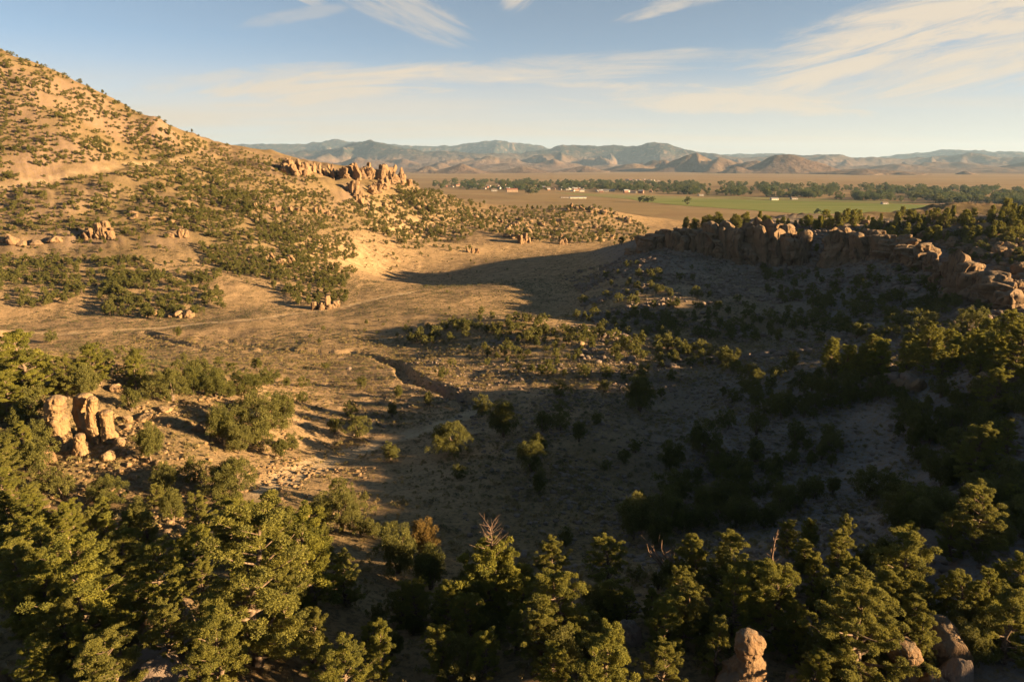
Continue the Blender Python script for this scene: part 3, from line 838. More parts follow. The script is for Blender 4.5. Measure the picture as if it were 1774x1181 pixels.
HAND = [
    # --- pines of the near slope, lower left
    ('pine', 450, 1150, 885, 'tallest pine of the lower left grove, pale trunk showing through its crown'),
    ('pine', 545, 1055, 862, 'slender pine just beside the tall pale-trunked pine, towards the shaded valley'),
    ('pine', 280, 1060, 925, 'open pine with bare pale branches showing in the middle of the lower left grove'),
    ('pine', 160, 1150, 940, 'broad leaning pine in the lower left grove, above the bottom edge'),
    ('pine', 30, 1030, 922, 'pine at the left picture edge in the lower grove'),
    ('pine', 95, 1100, 950, 'bushy pine between the left picture edge and the broad leaning pine'),
    ('pine', 205, 1215, 1080, 'yellow-green pine cut by the bottom edge beside jumbled rocks'),
    ('pine', 385, 1200, 1035, 'pine at the bottom edge left of the tallest grove pine'),
    ('pine', 590, 1230, 1112, 'pine top poking in at the bottom edge beside the dark hollow'),
    ('pine', 60, 1230, 1120, 'pine top at the bottom left corner'),
    ('pine', 340, 1010, 905, 'round-topped pine behind the open pine with bare branches'),
    ('pine', 225, 1010, 900, 'pine in the second row of the lower left grove, near the dark gap'),
    ('pine', 600, 1050, 968, 'rounded pine at the right end of the lower left grove by the sunlit dirt'),
    ('pine', 500, 985, 868, 'pale green bushy pine above the slender pine, at the head of the dirt track'),
    ('pine', 420, 960, 850, 'dark green pine below the leaning juniper on the track bank'),
    ('pine', 350, 945, 862, 'pale bushy pine standing on the tan rubble slope above the grove'),
    ('jun', 300, 905, 848, 'round juniper on tan rubble above the grove'),
    ('jun', 413, 865, 793, 'upright juniper on the pale track bank, left of the track'),
    ('jun', 386, 855, 806, 'dark narrow juniper touching the upright one on the track bank'),
    ('jun', 285, 852, 801, 'wide juniper on the rubble below the rock pillars'),
    ('jun', 338, 836, 794, 'round juniper next to the wide one below the pillars'),
    ('jun', 112, 865, 818, 'juniper on orange rubble below the left outcrop'),
    ('jun', 188, 872, 822, 'spreading dark juniper below the left outcrop'),
    ('pine', 60, 935, 845, 'pine at the left, under the orange rubble'),
    ('pine', 130, 945, 868, 'pale bushy pine in the shaded gap left of the grove'),
    ('pine', 10, 905, 800, 'pine half cut by the left edge below the outcrop'),
    ('jun', 245, 920, 862, 'sage-green juniper in the gap above the grove'),
    ('pine', 20, 850, 755, 'pine leaning out from the left edge beside the rock pillars'),
    ('pine', 55, 810, 730, 'pine in front of the leftmost rock pillar'),
    # --- trees of the left outcrop
    ('pine', 60, 695, 553, 'tall dark pine rising above the left outcrop, highest tree there'),
    ('pine', 120, 690, 618, 'pine behind the rock pillars'),
    ('jun', 150, 695, 622, 'dense juniper right behind the paired rock pillars'),
    ('pine', 165, 665, 598, 'pine on the crest of the left outcrop'),
    ('pine', 235, 675, 612, 'pine with a bare trunk on the outcrop crest'),
    ('pine', 20, 720, 630, 'dark pine at the left edge of the outcrop'),
    ('jun', 228, 712, 672, 'low juniper right of the rock pillars'),
    ('jun', 262, 800, 722, 'large juniper on the rubble slope right of the pillars'),
    ('jun', 300, 695, 628, 'juniper in the middle of the outcrop crest'),
    ('jun', 335, 685, 625, 'juniper of the crest thicket beside the pale rock slab'),
    ('jun', 372, 690, 628, 'tall juniper near the right end of the crest thicket'),
    ('jun', 425, 690, 632, 'juniper at the right end of the crest thicket'),
    ('jun', 385, 770, 690, 'big juniper on the outcrop flank over the valley'),
    ('jun', 440, 755, 665, 'olive juniper on the outcrop flank'),
    ('jun', 487, 745, 668, 'round grey-green juniper at the outcrop end over the valley'),
    ('jun', 415, 785, 728, 'juniper low on the outcrop flank, nearest the boulder'),
    ('jun', 455, 780, 735, 'dark green juniper at the foot of the outcrop flank'),
    ('jun', 506, 780, 750, 'juniper at the outcrop foot above the track'),
    ('jun', 487, 792, 758, 'second juniper at the outcrop foot above the track'),
    ('jun', 524, 700, 677, 'small round juniper just off the outcrop end'),
    ('jun', 498, 672, 652, 'small juniper of a pair on the valley floor past the outcrop'),
    ('jun', 525, 672, 651, 'right juniper of a pair on the valley floor past the outcrop'),
    # --- sunlit bushes on the valley floor
    ('jun', 627, 673, 651, 'lone sunlit juniper nearest the end of the dark gully'),
    ('jun', 690, 687, 667, 'low spreading sunlit juniper below the gully'),
    ('jun', 744, 702, 678, 'sunlit juniper at the edge of the shadow below the gully'),
    ('jun', 607, 720, 693, 'wide sunlit juniper on the slope above the track'),
    ('jun', 680, 722, 697, 'pale sunlit juniper beside the track'),
    ('jun', 622, 757, 719, 'large pale-olive juniper, biggest on the sunlit slope'),
    ('jun', 580, 750, 724, 'juniper left of the large pale-olive one'),
    ('jun', 678, 798, 765, 'bright green juniper on the track edge where shadow begins'),
    ('jun', 308, 584, 565, 'lone round juniper on the flat by the dirt road'),
    ('jun', 90, 593, 572, 'brownish bush on the flat behind the tall dark pine'),
    ('jun', 566, 640, 628, 'small dark bush on the open flat'),
    # --- shaded junipers in the middle
    ('jun', 785, 784, 729, 'dark cone-shaped juniper in shadow beside the track'),
    ('jun', 872, 757, 696, 'large dark rounded juniper in the shaded valley'),
    ('jun', 834, 721, 684, 'dark juniper with a lit top left of the large rounded one'),
    ('jun', 940, 750, 712, 'dark juniper at the left of a shaded row of three'),
    ('jun', 972, 748, 712, 'middle dark juniper of a shaded row of three'),
    ('jun', 1003, 765, 729, 'dark juniper at the right of a shaded row of three'),
    ('jun', 970, 716, 692, 'small dark juniper above the shaded row of three'),
    ('jun', 1034, 737, 715, 'small round dark juniper alone right of the shaded row'),
    ('jun', 920, 817, 765, 'dark juniper with two lobes on the shaded floor'),
    ('jun', 930, 790, 752, 'narrow dark juniper just behind the two-lobed one'),
    ('jun', 793, 829, 804, 'small dark round bush alone on the shaded floor'),
    ('jun', 935, 855, 816, 'broad low juniper in the centre of the shaded floor'),
    ('jun', 1108, 713, 650, 'biggest dark juniper under the knoll'),
    ('jun', 1145, 688, 670, 'tiny dark juniper beside the biggest one under the knoll'),
    ('jun', 1101, 784, 760, 'small dark bush alone on the bare shaded slope'),
    ('jun', 1081, 803, 777, 'dark upright bush on the bare shaded slope'),
    ('jun', 1051, 813, 796, 'tiny dark bush on the bare shaded slope'),
    ('jun', 1162, 813, 764, 'round dark juniper on the shaded slope left of the thicket'),
    ('jun', 970, 689, 659, 'juniper with a lit crown at the shadow line under the knoll'),
    ('jun', 1046, 679, 658, 'dark juniper at the shadow line under the knoll'),
    ('jun', 766, 656, 634, 'sunlit juniper on the right lip of the gully'),
    ('jun', 1310, 753, 714, 'wide dark juniper on the bare slope under the spur'),
    ('jun', 1260, 744, 708, 'dark juniper left of the wide one under the spur'),
    ('jun', 1218, 786, 727, 'tall dark juniper on the bare slope'),
    ('jun', 1238, 798, 766, 'dark juniper at the foot of the tall one on the bare slope'),
    ('jun', 1435, 770, 734, 'dark juniper alone on the stony slope at right'),
    ('jun', 1380, 768, 728, 'dark juniper at the top of the shaded thicket'),
    ('jun', 1252, 686, 669, 'small dark bush left of the spur thicket'),
    ('jun', 1269, 697, 672, 'small dark juniper at the tip of the spur thicket'),
    ('jun', 1098, 935, 858, 'dark juniper at the lower left end of the shaded thicket'),
    ('jun', 1155, 925, 857, 'dark juniper second from the lower left end of the shaded thicket'),
    ('jun', 1140, 950, 892, 'grey-green juniper in front of the shaded thicket'),
    ('jun', 980, 945, 914, 'small dark bush between the shaded floor and the lit pines'),
    # --- lit bushes and pines, lower middle
    ('jun', 690, 992, 914, 'bright yellow-green bush in a lit clump beside the shaded floor'),
    ('jun', 747, 1020, 948, 'green bush in front of the rusty one'),
    ('jun', 593, 920, 858, 'lit juniper at the right edge of the grove over the valley'),
    ('jun', 588, 868, 828, 'half-lit juniper above the grove at the shadow line'),
    ('jun', 625, 928, 894, 'low lit bush between grove and shaded floor'),
    ('jun', 648, 932, 899, 'small lit bush at the edge of the shaded floor'),
    ('jun', 562, 915, 856, 'juniper between the grove and the half-lit juniper'),
    ('pine', 968, 1135, 988, 'tall lit pine in the lower middle, left of the round boulder'),
    ('pine', 1045, 1235, 1080, 'lit pine top rising from the bottom edge in the middle'),
    ('pine', 950, 1010, 938, 'dark pine with a lit fringe in the lower middle'),
    ('pine', 1055, 1030, 928, 'lit open pine in front of the shaded thicket'),
    ('pine', 1050, 1085, 1008, 'half-shaded pine below the lit open pine'),
    ('pine', 905, 1050, 982, 'pine behind the one with the dead top'),
    ('pine', 1160, 1115, 1018, 'shaded pine with pale tips beside the face-like rock'),
    ('pine', 1248, 1040, 914, 'lit pine standing left of the bare snag'),
    ('pine', 1292, 1060, 958, 'lit pine between the snag and the pine to its left'),
    ('pine', 1345, 1115, 968, 'lit bushy pine wrapped round the bare snag'),
    ('pine', 1407, 1035, 962, 'small lit pine right of the bare snag'),
    ('pine', 1363, 965, 902, 'dark pine with lit tips behind the snag'),
    ('pine', 1400, 955, 902, 'little pine with a lit tip on the stony slope'),
    ('pine', 1545, 1080, 902, 'tallest lit pine of the lower right'),
    ('pine', 1490, 1190, 1000, 'wide lit pine in front of the tallest at lower right'),
    ('pine', 1455, 980, 905, 'pine with lit tip beside the tallest lower right pine'),
    ('pine', 1563, 918, 853, 'thin pine with a few lit tips on the dark slope'),
    ('pine', 1688, 835, 718, 'lit pine high on the dark right slope'),
    ('pine', 1685, 958, 828, 'lit pine below it on the dark right slope'),
    ('pine', 1745, 905, 838, 'half-lit pine at the right edge of the dark slope'),
    ('pine', 1752, 1050, 950, 'pine at the right edge over the boulders'),
    ('pine', 1665, 1085, 990, 'spreading pine above the biggest boulder'),
    ('pine', 1738, 1150, 1010, 'drooping pine in the lower right corner'),
    ('pine', 1400, 1210, 1130, 'pine top at the bottom edge right of the face-like rock'),
    # --- spur pines at the right
    ('pine', 1752, 668, 548, 'tall lit pine at the right edge on the spur'),
    ('pine', 1604, 632, 558, 'lit pine on the spur left of the reddish boulder'),
    ('pine', 1692, 650, 585, 'pointed lit pine on the spur near the right edge'),
    ('pine', 1715, 625, 558, 'pointed pine behind the other pointed one on the spur'),
    ('pine', 1570, 630, 580, 'lit pine on the spur crest, left of centre there'),
    ('pine', 1510, 625, 580, 'lit pine on the spur crest above the shaded rocks'),
    ('pine', 1655, 630, 592, 'pine right of the reddish boulder on the spur'),
    ('pine', 1745, 790, 725, 'dark pine at the right edge under the spur'),
    ('pine', 1720, 720, 640, 'half-lit pine beneath the tall one on the spur'),
]
for row in HAND: hand(*row)

# the tree with the rusty half, the pine with the dead top, the snag, the dead bush
def special():
    x, y = on_land(738, 965); x, y = float(x[0]), float(y[0]); z = float(hgt(np.array([x]), np.array([y]))[0])
    t_, c_ = juniper_parts(911, 4.6, 95, 150, .15, 1.0)
    o = link('juniper_tree', None, loc=(x, y, z), label='rusty orange dying juniper beside a bright green bush', cat='juniper')
    link('trunk', t_.build('juniper_trunk', [M['bark']]), None, o); link('crown', c_.build('rusty_crown', [M['rusty']]), None, o)
    d = dist_of(x, y, z); s_ = (965 - 903) / 1200 * d / .85 / 4.6; o.scale = (s_ * .9, s_ * .9, s_)
    x, y = on_land(852, 1085); x, y = float(x[0]), float(y[0]); z = float(hgt(np.array([x]), np.array([y]))[0])
    t_, c_ = pine_parts(921, 8.0, 200, .155, width=.33, dead_top=True)
    o = link('pinyon_pine', None, loc=(x, y, z), label='pine with a bare dead top, centre of the lower picture', cat='pine tree')
    link('trunk', t_.build('pine_trunk', [M['bark'], M['deadwood']]), None, o); link('crown', c_.build('pine_crown', [M['pine']]), None, o)
    d = dist_of(x, y, z); s_ = (1085 - 922) / 1200 * d / .85 / 8; o.scale = (s_, s_, s_)
    # snag
    x, y = on_land(1330, 1075); x, y = float(x[0]), float(y[0]); z = float(hgt(np.array([x]), np.array([y]))[0])
    g = np.random.default_rng(5); m_ = Mesh(); H = 6.5
    zs = np.linspace(-.2, H, 8); tp = np.stack([.12 * np.sin(zs), .08 * np.cos(zs * 1.3), zs], 1)
    tube(m_, tp, .15 * (1 - zs / H * .9) + .012, 7); twigs = []
    for i in range(26):
        z0 = H * (.35 + .62 * g.random()); a = g.random() * 6.28; l = (.25 + .9 * g.random()) * (1.15 - z0 / H)
        p0 = np.array([np.interp(z0, zs, tp[:, 0]), np.interp(z0, zs, tp[:, 1]), z0]); e = p0 + np.array([math.cos(a) * l, math.sin(a) * l, l * (.2 + .7 * g.random())])
        b_ = Mesh(); tube(b_, [p0, (p0 + e) / 2 + g.normal(size=3) * .06 * l, e], [.045, .028, .008], 4); twigs.append(b_)
    o = link('dead_tree', None, loc=(x, y, z), label='bare reddish snag standing among lit pines at lower right', cat='dead tree')
    link('trunk', m_.build('snag_trunk', [M['deadwood']]), None, o); [link('branch', b_.build('snag_branch', [M['deadwood']]), None, o) for b_ in twigs]
    d = dist_of(x, y, z); s_ = (1075 - 925) / 1200 * d / .85 / H; o.scale = (s_, s_, s_)
    # dead bush
    x, y = on_land(1170, 997); x, y = float(x[0]), float(y[0]); z = float(hgt(np.array([x]), np.array([y]))[0])
    m_ = Mesh(); g = np.random.default_rng(9)
    for i in range(34):
        a = g.random() * 6.28; l = .7 + .7 * g.random(); sp = .2 + .9 * g.random()
        p = np.array([0., 0, -.1]); dv = np.array([math.cos(a) * sp, math.sin(a) * sp, 1.0]); dv /= np.linalg.norm(dv); P_ = [p]
        for k in range(4): p = p + dv * l * .36 + g.normal(size=3) * .06; P_.append(p)
        tube(m_, P_, [.04, .03, .02, .014, .006], 4)
        for k in range(5):
            b0 = P_[2 + k % 3]; e = b0 + unit(dv + g.normal(size=3) * .7) * .35; tube(m_, [b0, e], [.014, .005], 3)
    o = link('dead_bush', m_.build('dead_bush', [M['deadwood']]), None, loc=(x, y, z), label='pale leafless bush in the dark between lit pines', cat='bush')
    d = dist_of(x, y, z); s_ = (997 - 942) / 1200 * d / .85 / 1.55; o.scale = (s_, s_, s_)


special()

# ------------------------------------------------------------------ geometry-node scatter for what nobody could count
def gn_scatter(name, protos, pos, rot, scl, idx, label, seed=0):
    me_ = bpy.data.meshes.new(name); me_.vertices.add(len(pos)); me_.vertices.foreach_set('co', np.asarray(pos, np.float32).ravel())
    a = me_.attributes.new('rot', 'FLOAT_VECTOR', 'POINT'); a.data.foreach_set('vector', np.asarray(rot, np.float32).ravel())
    a = me_.attributes.new('scl', 'FLOAT_VECTOR', 'POINT'); a.data.foreach_set('vector', np.asarray(scl, np.float32).ravel())
    a = me_.attributes.new('idx', 'INT', 'POINT'); a.data.foreach_set('value', np.asarray(idx, np.int32).ravel())
    o = link(name, me_, None, kind='stuff', label=label)
    ng = bpy.data.node_groups.new(name + '_nodes', 'GeometryNodeTree')
    ng.interface.new_socket('Geometry', in_out='INPUT', socket_type='NodeSocketGeometry'); ng.interface.new_socket('Geometry', in_out='OUTPUT', socket_type='NodeSocketGeometry')
    N = ng.nodes; gi = N.new('NodeGroupInput'); go = N.new('NodeGroupOutput'); iop = N.new('GeometryNodeInstanceOnPoints'); jn = N.new('GeometryNodeJoinGeometry')
    for k, pm in enumerate(protos):
        po = bpy.data.objects.new(name + '_source', pm)
        oi = N.new('GeometryNodeObjectInfo'); oi.inputs['Object'].default_value = po; oi.inputs['As Instance'].default_value = True
        ng.links.new(oi.outputs['Geometry'], jn.inputs[0])
    ng.links.new(gi.outputs[0], iop.inputs['Points']); ng.links.new(jn.outputs[0], iop.inputs['Instance']); iop.inputs['Pick Instance'].default_value = True
    for nm, typ, sock in (('idx', 'INT', 'Instance Index'), ('rot', 'FLOAT_VECTOR', 'Rotation'), ('scl', 'FLOAT_VECTOR', 'Scale')):
        na = N.new('GeometryNodeInputNamedAttribute'); na.data_type = typ; na.inputs['Name'].default_value = nm
        ng.links.new([s_ for s_ in na.outputs if s_.enabled][0], iop.inputs[sock])
    ng.links.new(iop.outputs[0], go.inputs[0])
    md = o.modifiers.new('scatter', 'NODES'); md.node_group = ng
    return o


# ------------------------------------------------------------------ clusters of junipers and pines: photo polygons, count, height range
def in_poly(px, py, poly):
    ins = np.zeros(len(px), bool); n = len(poly); j = n - 1
    for i in range(n):
        xi, yi = poly[i]; xj, yj = poly[j]
        ins ^= ((yi > py) != (yj > py)) & (px < (xj - xi) * (py - yi) / (yj - yi + 1e-9) + xi); j = i
    return ins


def sample_poly(poly, n, g, clump=0.0, csc=40.0, sep=0.0):
    p = np.array(poly, float); x0, y0 = p.min(0); x1, y1 = p.max(0); X = []; Y = []
    while sum(map(len, X)) < n * (4 if sep else 1):
        px = g.uniform(x0, x1, n * 6); py = g.uniform(y0, y1, n * 6); k = in_poly(px, py, poly)
        if clump: k &= (fbm(px / csc, py / (csc * .5), 3) + 1) * .5 > clump * g.random(len(px)) + (clump - .5) * .3
        X.append(px[k]); Y.append(py[k])
    X = np.concatenate(X); Y = np.concatenate(Y); kx, ky = [], []
    if sep:
        for a_, b_ in zip(X[:n * 4], Y[:n * 4]):
            if all((a_ - c_) ** 2 + ((b_ - d_) * 1.5) ** 2 > sep * sep for c_, d_ in zip(kx, ky)): kx.append(a_); ky.append(b_)
            if len(kx) >= n: break
        return np.array(kx), np.array(ky)
    return X[:n], Y[:n]


CLUST = [   # kind, photo polygon, count, low and high height in metres, clumping, label
    ('jun', [(0, 110), (0, 295), (330, 272), (250, 225), (120, 165)], 420, 1.1, 3.0, 0.6, 'low juniper dotting the bare upper slope of the big left hill'),
    ('jun', [(0, 76), (0, 112), (200, 205), (345, 268), (345, 230), (190, 160)], 150, 1.6, 3.2, 0.1, 'juniper on the skyline of the big left hill'),
    ('jun', [(150, 250), (330, 240), (430, 262), (520, 285), (580, 345), (420, 345), (250, 310)], 460, 1.4, 3.2, 0.35, 'juniper on the wooded shoulder of the left hill below the skyline'),
    ('jun', [(330, 325), (560, 340), (700, 405), (560, 400), (430, 375)], 330, 1.5, 3.4, 0.3, 'juniper on the hillside below the jagged rock ridge'),
    ('jun', [(0, 305), (340, 300), (440, 390), (230, 410), (0, 410)], 430, 1.0, 3.0, 0.45, 'juniper scattered on the middle slope of the left hill below the cut road'),
    ('jun', [(240, 320), (420, 335), (520, 420), (400, 430), (290, 380)], 200, 1.8, 3.1, 0.4, 'juniper in the thick band slanting down the left hill'),
    ('jun', [(430, 385), (600, 400), (620, 450), (500, 460)], 190, 1.9, 3.1, 0.35, 'juniper in the woods above the lower rock ribs of the left hill'),
    ('jun', [(340, 425), (500, 440), (618, 470), (600, 500), (500, 490), (380, 470)], 210, 2.0, 3.2, 0.35, 'juniper on the lower toe of the left hill'),
    ('jun', [(190, 480), (380, 470), (390, 540), (280, 555), (160, 545)], 120, 2.2, 3.6, 0.3, 'juniper in the thicket at the foot of the left hill by the road'),
    ('jun', [(0, 450), (230, 450), (300, 480), (160, 520), (60, 535), (0, 530)], 170, 2.0, 3.4, 0.35, 'juniper in the thicket at the left edge above the flat'),
    ('jun', [(0, 410), (430, 400), (560, 450), (470, 510), (390, 480), (200, 450), (0, 452)], 120, .8, 2.2, .2, 'small juniper on open ground between the thickets of the left hill'),
    ('jun', [(590, 395), (720, 400), (770, 440), (650, 475), (600, 450)], 46, .8, 2.2, .1, 'small bush on the bare sandy slope at the end of the left hill'),
    ('jun', [(470, 500), (600, 485), (600, 525), (520, 530)], 46, 2.2, 3.4, 0.2, 'juniper around the small rock knob at the hill foot'),
    ('jun', [(600, 350), (760, 330), (860, 385), (800, 420), (700, 425), (640, 400)], 420, 2.0, 4.4, 0.2, 'juniper on the slope between the jagged ridge and the valley'),
    ('jun', [(690, 310), (790, 345), (760, 375), (690, 345)], 150, 2.0, 4.4, 0.2, 'juniper on the right shoulder of the jagged ridge'),
    ('jun', [(790, 350), (1030, 355), (1130, 400), (1080, 425), (900, 418), (800, 390)], 620, 2.2, 4.8, 0.15, 'juniper on the low rocky ridge at the valley mouth'),
    ('jun', [(640, 418), (830, 428), (835, 438), (690, 432)], 16, 1.8, 3.0, .3, 'juniper at the foot of the ridge by the sunlit flat'),
    ('jun', [(640, 455), (780, 520), (560, 560), (400, 590), (640, 600), (780, 560), (900, 500), (860, 440)], 40, .7, 1.6, .3, 'tiny bush on the open sunlit flat'),
    ('jun', [(690, 575), (770, 570), (830, 545), (950, 560), (940, 580), (830, 585), (740, 602), (690, 596)], 34, 2.2, 3.8, .3, 'juniper on the left brow of the knoll'),
    ('jun', [(850, 560), (1000, 575), (1180, 600), (1280, 620), (1280, 650), (1120, 625), (960, 605), (850, 590)], 84, 1.6, 3.5, 0.25, 'sunlit juniper on the crest of the knoll'),
    ('jun', [(780, 600), (960, 605), (1180, 635), (1200, 660), (1000, 660), (860, 640), (780, 640)], 34, 1.5, 3.0, 0.3, 'sunlit juniper on the front slope of the knoll'),
    ('jun', [(1265, 655), (1360, 635), (1520, 650), (1530, 690), (1460, 712), (1380, 735), (1290, 712)], 46, 1.8, 3.8, 0.1, 'dark juniper in the dense spur thicket with sunlit tips'),
    ('pine', [(1380, 640), (1774, 585), (1774, 660), (1600, 655), (1480, 655)], 44, 3.6, 6.0, .3, 'lit pine in the belt along the spur crest'),
    ('jun', [(1490, 690), (1774, 680), (1774, 900), (1640, 890), (1570, 780)], 52, 1.8, 3.8, 0, 'dark juniper on the shaded right slope under the spur'),
    ('jun', [(1170, 830), (1300, 790), (1450, 765), (1465, 860), (1340, 915), (1080, 925)], 52, 1.8, 3.8, 0.1, 'black-green juniper in the shaded thicket of the middle right'),
    ('jun', [(1480, 840), (1774, 900), (1774, 960), (1560, 960)], 16, 2.6, 4.0, .3, 'dark bush on the shadowed slope at right'),
    ('jun', [(990, 530), (1080, 455), (1250, 470), (1300, 540), (1130, 560)], 58, 1.8, 3.2, .6, 'dark juniper on the shaded talus below the cliffs'),
    ('jun', [(980, 545), (1300, 545), (1500, 560), (1420, 595), (1200, 590), (1040, 575)], 84, 2.0, 3.4, 0.4, 'dark juniper on the shaded flat behind the knoll'),
    ('jun', [(1290, 470), (1640, 470), (1720, 545), (1720, 600), (1480, 590), (1330, 530)], 150, 2.2, 3.8, 0.4, 'dark juniper in the shade beneath the cliff wall'),
    ('pine', [(1205, 392), (1390, 388), (1480, 378), (1480, 390), (1390, 398), (1205, 402)], 24, 2.4, 6.5, 0, 'pine standing on the brink of the cliffs'),
    ('pine', [(1440, 385), (1600, 372), (1774, 365), (1774, 430), (1640, 425), (1480, 402)], 110, 2.0, 6.2, 0.3, 'pine on the rocky plateau above the cliffs'),
    ('jun', [(1440, 390), (1774, 380), (1774, 470), (1660, 450), (1480, 405)], 100, 1.6, 3.6, 0.2, 'low juniper among the rounded rocks of the plateau'),
    ('jun', [(0, 600), (420, 630), (500, 660), (480, 690), (240, 690), (0, 690)], 34, 2.0, 3.8, 0.2, 'juniper in the thicket along the left outcrop crest'),
    ('jun', [(0, 700), (80, 700), (90, 880), (0, 880)], 12, 2.6, 4.2, .2, 'juniper at the left edge around the outcrop'),
    ('pine', [(0, 870), (470, 880), (560, 960), (600, 1060), (560, 1180), (0, 1180)], 72, 2.4, 4.4, 0.0, 'lit pine filling in the lower left grove'),
    ('pine', [(640, 1060), (1180, 1060), (1180, 1200), (640, 1200)], 24, 2.4, 4.2, 0, 'shaded pine in the dark hollow at the bottom'),
    ('jun', [(620, 1030), (1774, 960), (1774, 1180), (560, 1180)], 64, 1.3, 2.8, .0, 'low bush between the pines along the bottom'),
    ('pine', [(1180, 1000), (1774, 950), (1774, 1180), (1180, 1180)], 32, 2.2, 4.4, 0, 'half-shaded pine among the boulders at lower right'),
]
ORD = ['first', 'second', 'third', 'fourth', 'fifth', 'sixth', 'seventh', 'eighth', 'ninth', 'tenth', 'eleventh', 'twelfth']


def relabel(made, labs):
    """members of a loose cluster that can be told apart by their place in it say so"""
    by = {}
    for o, ci in made: by.setdefault(ci, []).append(o)
    for ci, L in by.items():
        n = len(L)
        if n > 96: continue
        rows = 1 if n <= 8 else -(-n // 12) if n > 20 else 2
        nm = [''] if rows == 1 else ['top row'] + [ORD[i] + ' row' for i in range(1, rows - 1)] + ['bottom row']
        L.sort(key=lambda o: (o.location.z - CZ) / o.location.y, reverse=True)
        for r_ in range(rows):
            S = sorted(L[r_ * n // rows:(r_ + 1) * n // rows], key=lambda o: o.location.x / o.location.y)
            for i, o in enumerate(S):
                o['label'] = labs[ci] + ', ' + ORD[i] + ' from left' + (', ' + nm[r_] if nm[r_] else '')


def py_mean(poly): return sum(p_[1] for p_ in poly) / len(poly)


scat = []
for ci, (kind, poly, n, h0, h1, cl_, lab) in enumerate(CLUST):
    g = np.random.default_rng(500 + ci)
    px, py = sample_poly(poly, n, g, cl_, 40.0, 15.0 if py_mean(poly) > 640 else 9.0 if py_mean(poly) > 540 else 6.5)
    n = len(px); x, y = on_land(px, py); hh = h0 + (h1 - h0) * g.random(n) ** 1.6
    for a, b, c in zip(x, y, hh):
        if not np.isfinite(a) or b > 900: continue
        scat.append((kind, float(a), float(b), float(c), ci))
gP = np.random.default_rng(333); bxp = np.array([c[0] for c in CLIFF_BASE]); bw = np.array([P(*c) for c in CLIFF_BASE]); pi_ = [i for i, c in enumerate(CLUST) if c[6].startswith('pine on the rocky plateau')][0]
for _ in range(80):
    pl_ = gP.uniform(1170, 1600); of = 9 + 34 * gP.random()
    scat.append(('pine', float(np.interp(pl_, bxp, bw[:, 0]) + .35 * of + gP.normal() * 2), float(np.interp(pl_, bxp, bw[:, 1]) + .94 * of), 1.8 + 4.2 * gP.random() ** 1.4, pi_))
# keep trees off the tracks and the pillars' faces
sx_ = np.array([s_[1] for s_ in scat]); sy_ = np.array([s_[2] for s_ in scat])
off = np.minimum(polydist(sx_, sy_, TRACK)[0], np.minimum(polydist(sx_, sy_, ROAD)[0], polydist(sx_, sy_, HILLROAD)[0]))
scat = [s_ for s_, d in zip(scat, off) if d > 2.2]
size = [s_[3] / math.hypot(s_[1], s_[2]) for s_ in scat]
order = sorted(range(len(scat)), key=lambda i: -size[i])
cnt = {'jun': sum(1 for o in bpy.data.objects if o.name.startswith('juniper_tree')), 'pine': sum(1 for o in bpy.data.objects if o.name.startswith('pinyon_pine'))}
rest = []; made = []
for i in order:
    kind, x, y, h, ci = scat[i]; hp = size[i] * 1200
    if cnt[kind] >= 300: rest.append(scat[i]); continue
    cnt[kind] += 1
    lab = CLUST[ci][6]
    nm, ct = ('juniper_tree', 'juniper') if kind == 'jun' else ('pinyon_pine', 'pine tree')
    if kind == 'jun': k = 'jun_near' if hp > 55 else 'jun_mid' if hp > 22 else 'small'
    else: k = 'pine_near' if hp > 70 else 'pine_mid' if hp > 24 else 'smallpine'
    made.append((tree(k, x, y, h, lab, 'each a ' + lab, ct, nm, wide=random.uniform(.9, 1.2)), ci))
relabel(made, [c[6] for c in CLUST])
if rest:
    rs = np.array([(r_[1], r_[2], r_[3], 0 if r_[0] == 'jun' else 1) for r_ in rest]); n = len(rs); g = np.random.default_rng(77)
    z = hgt(rs[:, 0], rs[:, 1]) - .05
    idx = np.where(rs[:, 3] == 0, g.integers(0, 7, n), 7 + g.integers(0, 4, n))
    H = np.where(rs[:, 3] == 0, 3.0, 6.0); sc = rs[:, 2] / H
    scl = np.stack([sc * g.uniform(.85, 1.2, n), sc * g.uniform(.85, 1.2, n), sc], 1)
    rot = np.stack([np.zeros(n), np.zeros(n), g.uniform(0, 6.28, n)], 1)
    # join order in the node tree is reversed for the index, so hand the list over reversed
    gn_scatter('shrubbery', ([m_ for _, m_ in SMALL] + [m_ for _, m_ in SMALLPINE])[::-1], np.stack([rs[:, 0], rs[:, 1], z], 1), rot, scl, idx, 'the smaller far-off junipers covering the hills as woodland')
print('trees', cnt, 'rest', len(rest))

# ================================================================== rocks
def ico(sub):
    bm = bmesh.new(); bmesh.ops.create_icosphere(bm, subdivisions=sub, radius=1.0)
    bm.verts.ensure_lookup_table()
    v = np.array([p.co[:] for p in bm.verts]); f = np.array([[q_.index for q_ in fc.verts] for fc in bm.faces]); bm.free()
    return v, f


ICO = {k: ico(k) for k in (1, 2, 3, 4)}


